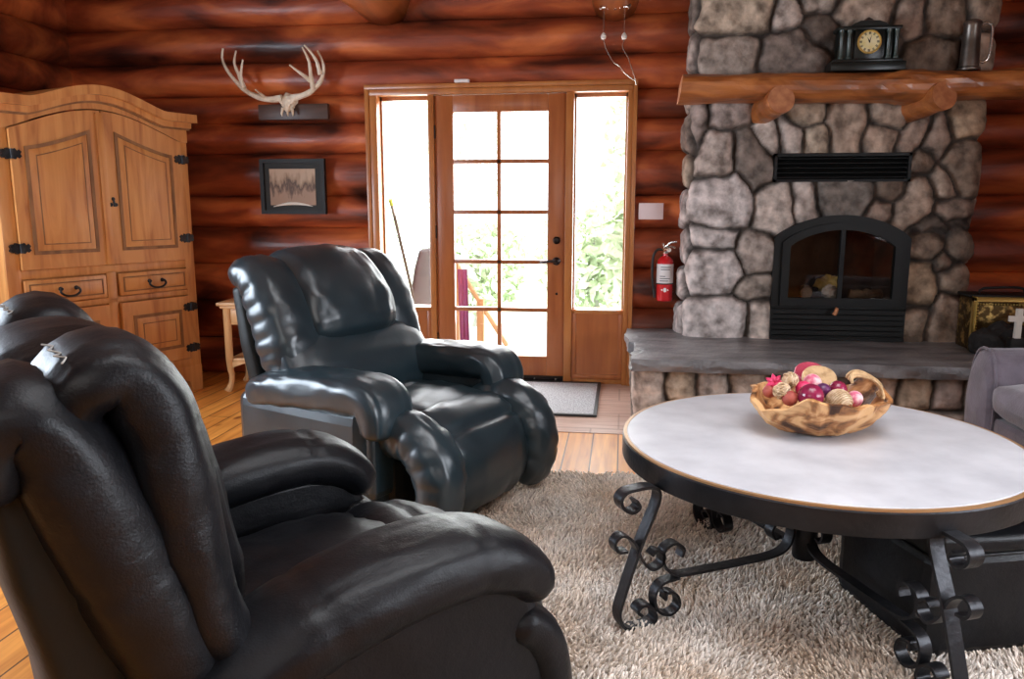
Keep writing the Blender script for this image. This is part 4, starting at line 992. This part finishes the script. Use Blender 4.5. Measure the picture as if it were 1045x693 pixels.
ball('clay_ball',806,406.5,2.545,.025,bm_rd,'brick red ball at lower left of the big plum ball')
ball('glass_ball',840,398.5,2.58,.024,bm_pu,'small dark purple ball at the right shoulder of the plum ball')
ball('felt_ball',855,397.5,2.61,.029,bm_pl,'maroon ball behind the string-wound tan ball')
ball('mottled_ball',872,407,2.575,.026,bm_pk,'pink streaked ball at the far right end of the bowl')
ball('petal_ornament',790,390,2.61,.028,bm_mg,'bright magenta petalled ornament at the left end of bowl','petal','ornament')
ball('clay_ball',785,399.5,2.60,.021,bm_rd,'dark red ball tucked at the left rim of the bowl')
ball('dried_slice',836,386,2.70,.056,bm_sl,'large tan dried fruit slice standing at the back of the bowl','slice','ornament')
ball('dried_slice',827,381.5,2.79,.054,ballmat('dark_red_slice',(.32,.02,.05),(.45,.05,.09)),'red dried slice peeking out behind the tan one','slice','ornament')
ball('seed_pod',844,415.5,2.525,.021,bm_br,'dark brown pod in front between plum and string-wound balls')
ball('vine_curl',882,396,2.63,.062,bm_sl,'curled tan vine strips along the right rim of the bowl','vine','ornament')

# ------------------------------------------------------------------ black leather ottoman under the table edge
ot=empty('storage_ottoman','square black leather storage ottoman pushed under the right side of the table','ottoman',(1.062,2.392,0),R(17))
bm=softbox(.30,.215,.145,.02,n=12,puff=.004); MB().bm(bm,Matrix.Translation((0,0,.165))).build('box','leatherB',ot,auto=False)
bm=softbox(.31,.225,.035,.025,n=16,puff=.010); MB().bm(bm,Matrix.Translation((0,0,.345))).build('lid','leatherB',ot,auto=False)
b=MB(); h=(.309,.224); P=[(-h[0],-h[1],.315),(h[0],-h[1],.315),(h[0],h[1],.315),(-h[0],h[1],.315),(-h[0],-h[1],.315)]
b.tube(P,.004,6); b.build('piping','leatherB',ot,auto=False)
for sx in (-1,1):
    for sy in (-1,1): MB().lathe([(.016,0),(.022,.025)],12,(sx*.26,sy*.18,0)).build('foot','rubber',ot)

# ------------------------------------------------------------------ mauve armchair at the right edge
ac=empty('armchair','greyish mauve microfibre armchair at the right edge before the hearth','armchair',(2.09,3.23,0.02),R(184))
def arm_roll(s):
    n=18; prof=[]
    V,F=sweep([(-.42,.30),(-.2,.31),(.1,.315),(.36,.32),(.50,.32)],[.085,.105,.112,.112,.108],[.28,.285,.285,.285,.28],e=2.7,yc=s*.46,wr=.004,wf=(3,2),seed=s*2,cap=.12)
    o=MB().add(V,F).build('arm','mauve',ac,auto=False); return o
for s in (1,-1):
    o=arm_roll(s)
    b=MB(); P=[(.462,s*.46+.108*math.copysign(abs(math.cos(t))**.74,math.cos(t)),.32+.282*math.copysign(abs(math.sin(t))**.74,math.sin(t))) for t in np.linspace(0,2*PI,49)]; b.tube(P,.006,6); b.build('piping','mauve',o,auto=False)
soft('seat_cushion','mauve',ac,[(-.30,.40),(0,.415),(.3,.415),(.52,.40)],[.36,.365,.365,.355],[.075,.085,.09,.075],e=3.4,wr=.004,seed=3)
bm=softbox(.46,.40,.12,.03,n=8); MB().bm(bm,Matrix.Translation((0,0,.20))).build('base','mauve',ac,auto=False)
soft('backrest','mauve',ac,[(-.42,.30),(-.47,.55),(-.53,.80),(-.57,.93)],[.42,.43,.43,.41],[.10,.11,.11,.09],e=3,wr=.004,seed=8)
for sx in (-1,1):
    for sy in (-1,1): MB().lathe([(.018,0),(.026,.085)],12,(sx*.38,sy*.42,0)).build('foot','frameblack',ac)

# ------------------------------------------------------------------ brass wood box, dark bundle, cross at right of the hearth
wb=empty('brass_firewood_box','embossed brass firewood box on the hearth right of the chimney','box',(2.205,4.93,.412),R(0))
b=MB(); b.box(-.19,.19,-.095,.095,0,.30,.004); bx_=b.build('panel_box','brass',wb)
b=MB()
for (x0,x1,z0,z1) in ((-.2,.2,.285,.312),(-.2,.2,0,.02),(-.2,-.18,0,.31),(.18,.2,0,.31)): b.box(x0,x1,-.107,-.125,z0,z1,.004)
b.build('raised_border','gold',wb)
b=MB()
for x in np.linspace(-.17,.17,22): b.lathe([(.006,-.107),(.004,-.112),(.001,-.114)],8,(x,0,.268),'y')
for z in np.linspace(.03,.25,14):
    for x in (-.168,.168): b.lathe([(.006,-.107),(.004,-.112),(.001,-.114)],8,(x,0,z),'y')
b.build('beading','gold',wb)
b=MB(); b.box(-.205,.205,-.11,.10,.305,.322,.006); b.build('lid','blackmetal',wb)
b=MB(); b.tube(catmull([(-.12,0,.318),(-.1,0,.35),(.1,0,.355),(.13,0,.318)],16),.008,8); b.build('handle','blackmetal',wb)
bm=bmesh.new(); bmesh.ops.create_icosphere(bm,subdivisions=4,radius=1)
for v in bm.verts:
    k=1+.22*noise.noise(v.co*1.7)+.06*noise.noise(v.co*6); z=max(v.co.z,-.55); v.co=Vector((v.co.x*.155*k,v.co.y*.10*k,(z+.55)*.115*k))
o=MB().bm(bm).build('dark_bundle',mat('dark_cloth',(.012,.010,.009),.8),auto=False,loc=(2.12,4.69,.414)); tag(o,'dark rounded bundle on the hearth in front of the brass box','bundle')
cr=empty('standing_cross','small cream cross on a dark block standing before the brass box','cross',(2.112,4.5,.412))
MB().box(-.04,.04,-.03,.03,0,.125,.005).build('base','frameblack',cr)
b=MB(); b.prism([(-.015,.125),(.015,.125),(.015,.215),(.048,.215),(.048,.245),(.015,.245),(.015,.285),(-.015,.285),(-.015,.245),(-.048,.245),(-.048,.215),(-.015,.215)],-.011,.011); b.build('cross','offwhite',cr)

# ------------------------------------------------------------------ rugs
mb=empty('door_mat','grey woven door mat with dark border on the entry tiles','mat',(-.62,4.97,.005))
m=mat('woven_grey',(.30,.30,.31),.9,c2=(.52,.52,.53),scale=(60,25,1),nscale=2,ramp=(.42,.58),bump=.4,bscale=80)
bm=softbox(.475,.42,.005,.004,n=4); MB().bm(bm,Matrix.Translation((0,0,.005))).build('weave',m,mb,auto=False)
b=MB(); q=lambda s:[(-.49+s,-.445+s),(.49-s,-.445+s),(.49-s,.445-s),(-.49+s,.445-s)]
po,pi=q(0),q(.022); V=[(x,y,0) for x,y in po]+[(x,y,0) for x,y in pi]+[(x,y,.013) for x,y in po]+[(x,y,.013) for x,y in pi]
F=[]
for i in range(4):
    j=(i+1)%4; F+=[[i,j,4+j,4+i],[8+i,12+i,12+j,8+j],[i,8+i,8+j,j],[4+i,4+j,12+j,12+i]]
b.add(V,F); b.build('border','rubber',mb)
RX0,RX1,RY0,RY1=-.62,2.35,.85,3.49
rg=empty('shag_rug','thick beige shag rug under the coffee table and chairs','rug',((RX0+RX1)/2,(RY0+RY1)/2,0))
cx,cy=(RX0+RX1)/2,(RY0+RY1)/2
MB().box(RX0-cx,RX1-cx,RY0-cy,RY1-cy,0.001,.012,.004).build('backing','rugbase',rg)
sp=.011; gx_=np.arange(RX0+.005,RX1,sp); gy_=np.arange(RY0+.005,RY1,sp)
GX,GY=np.meshgrid(gx_,gy_,indexing='ij'); px=GX.ravel()-cx; py=GY.ravel()-cy
px=px+rng.uniform(-.006,.006,px.size); py=py+rng.uniform(-.006,.006,py.size); K=px.size
# each tuft: bent tapered three-sided yarn, combed in drifting directions
fld=np.array([noise.noise(Vector((a*2.2,b_*2.2,0))) for a,b_ in zip(px,py)]); fl2=np.array([noise.noise(Vector((a*9,b_*9,3))) for a,b_ in zip(px,py)])
ang=fld*5+rng.uniform(-1.4,1.4,K); ln=rng.uniform(.006,.016,K); h=rng.uniform(.016,.028,K)*(1+.25*fl2); w=rng.uniform(.0038,.0058,K)
lev=[(0,0,1.),(.35,.55,1.15),(1.,1.,.45)]
Vt=np.zeros((K,9,3),np.float32)
rot=rng.uniform(0,2*PI,K)
for li,(lt,ht,ws) in enumerate(lev):
    for k in range(3):
        a=rot+k*2*PI/3
        Vt[:,li*3+k,0]=px+np.cos(ang)*ln*lt+np.cos(a)*w*ws; Vt[:,li*3+k,1]=py+np.sin(ang)*ln*lt+np.sin(a)*w*ws; Vt[:,li*3+k,2]=.008+h*ht
base=(np.arange(K)*9)[:,None]
fq=[]
for li in range(2):
    for k in range(3): fq.append([li*3+k,li*3+(k+1)%3,(li+1)*3+(k+1)%3,(li+1)*3+k])
fq.append([6,7,8,8])
Fq=np.array(fq[:6]); Fa=(base[:,:,None]+Fq[None]).reshape(-1,4)
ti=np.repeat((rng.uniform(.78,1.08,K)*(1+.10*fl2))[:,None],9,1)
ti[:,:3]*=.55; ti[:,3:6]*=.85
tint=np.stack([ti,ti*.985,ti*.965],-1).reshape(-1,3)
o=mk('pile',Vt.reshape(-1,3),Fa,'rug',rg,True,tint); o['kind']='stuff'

# ------------------------------------------------------------------ outside the door
slab('ground',-9,9,W+.3,22,-.32,-.25,'grass')
slab('deck',-3.2,2.4,W+.17,8.2,-.12,-.04,'deck')
wc=empty('wicker_chair','brown wicker chair on the deck seen through the left sidelight','chair',(-1.74,6.75,-.04),R(170))
soft('backrest','wicker',wc,[(.0,.40),(-.03,.6),(-.07,.82),(-.09,.92)],[.27,.28,.28,.24],[.03,.035,.035,.03],e=3,yc=0)
bm=softbox(.27,.28,.05,.04,n=8); MB().bm(bm,Matrix.Translation((.25,0,.40))).build('seat','wicker',wc,auto=False)
for sx in (0.02,.48):
    for sy in (-.25,.25): MB().tube([(sx,sy,.0),(sx,sy,.40)],.02,10).build('leg','wicker',wc)
bp=empty('broom_pole','thin broom pole with yellow-green cap leaning outside the left sidelight','broom',(0,0,0))
MB().tube([(-1.595,6.27,.0),(-1.715,5.75,1.25)],.012,10).build('pole','pewter',bp)
MB().tube([(-1.715,5.75,1.245),(-1.719,5.735,1.285)],.015,10).build('cap',mat('lime_cap',(.35,.45,.03),.5),bp)
MB().box(-1.72,-1.47,6.24,6.31,-.04,.05,.01).build('bristle_head','wicker',bp)
V=[];F=[];n=14
for i in range(n):
    z=.05+ (.72-.05)*i/(n-1)
    for k in range(12): V.append((-1.36+.085*k/11+.02*(1-i/n),6.4+.02*math.sin(k*1.6)*(1.2-i/n),z))
for i in range(n-1):
    for k in range(11): F.append([i*12+k,i*12+k+1,(i+1)*12+k+1,(i+1)*12+k])
o=mk('hanging_cloth',V,F,'purple'); tag(o,'purple and red cloth hanging outside behind the door glass','cloth')
rl=empty('deck_railing','pale wooden deck railing with slanted rail outside the door','railing',(0,0,0))
b=MB(); b.tube([(-1.42,6.5,.80),(-1.02,6.9,.0)],.022,8); b.build('rail','pinelight',rl)
for x,y,z in ((-1.40,6.52,.80),(-1.22,6.7,.44)): MB().box(x-.03,x+.03,y-.03,y+.03,-.05,z,.004).build('post','pinelight',rl)
def leaves(n,c,r,size,seed):
    g=np.random.default_rng(seed); d=g.normal(size=(n,3)); d/=np.linalg.norm(d,axis=1)[:,None]; rad=g.random(n)**.4
    P=np.array(c)+d*rad[:,None]*np.array(r); a=g.normal(size=(n,3)); a/=np.linalg.norm(a,axis=1)[:,None]
    t=g.normal(size=(n,3)); bb=np.cross(a,t); bb/=np.linalg.norm(bb,axis=1)[:,None]
    s=size*g.uniform(.6,1.3,n)[:,None]
    V=np.stack([P-a*s,P+bb*s*.45,P+a*s,P-bb*s*.45],1).reshape(-1,3); F=np.arange(4*n).reshape(n,4); return V,F
def tree(x,y,h,cr,label,name,seed,n=1500,tr=.07):
    t=empty(name,label,'tree' if h>2 else 'shrub',(x,y,-.25),0,'trees outside the cabin' if h>2 else 'shrubs outside the cabin')
    V,F=leaves(n,(0,0,h-cr[2]),cr,.085,seed); mk('foliage',V,F,'leaf',t,False)
    pts=[(.05*math.sin(k),.03*math.cos(k*1.3),h*.8*k/9) for k in range(10)]; MB().tube(pts,np.linspace(tr,tr*.4,10),10).build('trunk','bark',t,auto=False)
tree(-1.75,9.3,1.45,(.68,.5,.62),'pale green shrub outside behind the lower left door panes','garden_shrub',1,1200)
tree(-.35,9.3,1.6,(.68,.5,.70),'bright green shrub outside behind the lower right door panes','garden_shrub',2,1500)
tree(-2.6,12.6,4.2,(1.2,.9,1.5),'leafy tree beyond the left side of the door glass','garden_tree',3,1500)
tree(-.1,12.6,4.6,(1.2,.9,1.4),'thin leafy tree beyond the right side of the door glass','garden_tree',4,900)
tree(.16,8.0,3.2,(.42,.4,1.5),'slim tree with pale trunk and ivy seen through right sidelight','garden_tree',5,1800,tr=.13)
tree(-3.6,9.4,2.6,(.9,.8,1.2),'bushy tree outside beyond the left sidelight','garden_tree',6,1000)

# ------------------------------------------------------------------ light
w=bpy.data.worlds.new('World'); scn.world=w; w.use_nodes=True
bg=w.node_tree.nodes['Background']; bg.inputs['Color'].default_value=(.90,.96,1.0,1); bg.inputs['Strength'].default_value=4.5
def area(name,loc,rot,sx,sy,p,col=(1,1,1)):
    l=bpy.data.lights.new(name,'AREA'); l.shape='RECTANGLE'; l.size=sx; l.size_y=sy; l.energy=p; l.color=col
    o=bpy.data.objects.new(name,l); COL.objects.link(o); o.location=loc; o.rotation_euler=rot; return o
area('left_window_light',(XL+.16,(LWIN[0]+LWIN[1])/2,1.43),(0,R(-90),0),1.25,1.8,125,(.72,.85,1))
area('right_window_light',(XR-.16,(RWIN[0]+RWIN[1])/2,1.5),(0,R(90),0),1.3,2.2,85,(.84,.90,1))
area('rear_fill',(-.6,-1.6,2.2),(R(62),0,0),2.6,1.4,30,(1,.97,.94))  # added soft fill from behind the camera, not a room fixture
ovf=area('overhead_fill',(.5,1.5,ZC-.04),(0,0,0),2.2,1.8,52,(.93,.96,1)); ovf.data.spread=R(115)  # added overhead fill for table, rug and chair tops; the ceiling is closed
area('door_light',(-.85,W+.35,1.3),(R(-90),0,0),1.7,1.9,90,(.95,.97,1))
s=bpy.data.lights.new('sun','SUN'); s.energy=7; s.angle=R(2); so=bpy.data.objects.new('sun',s); COL.objects.link(so); so.rotation_euler=(R(48),0,R(12))

# ------------------------------------------------------------------ camera
cam=bpy.data.cameras.new('camera'); cam.sensor_width=36; cam.lens=800/1045*36; cam.clip_start=.05
co=bpy.data.objects.new('camera',cam); COL.objects.link(co); co.location=(0,0,1.24)
co.rotation_euler=(PI/2-math.atan2(136.5,800),0,R(8)); scn.camera=co
scn.view_settings.view_transform='Standard'; scn.view_settings.look='None'; scn.view_settings.exposure=0.
try: scn.cycles.use_denoising=True
except Exception: pass
scn.cycles.max_bounces=8; scn.cycles.transparent_max_bounces=12
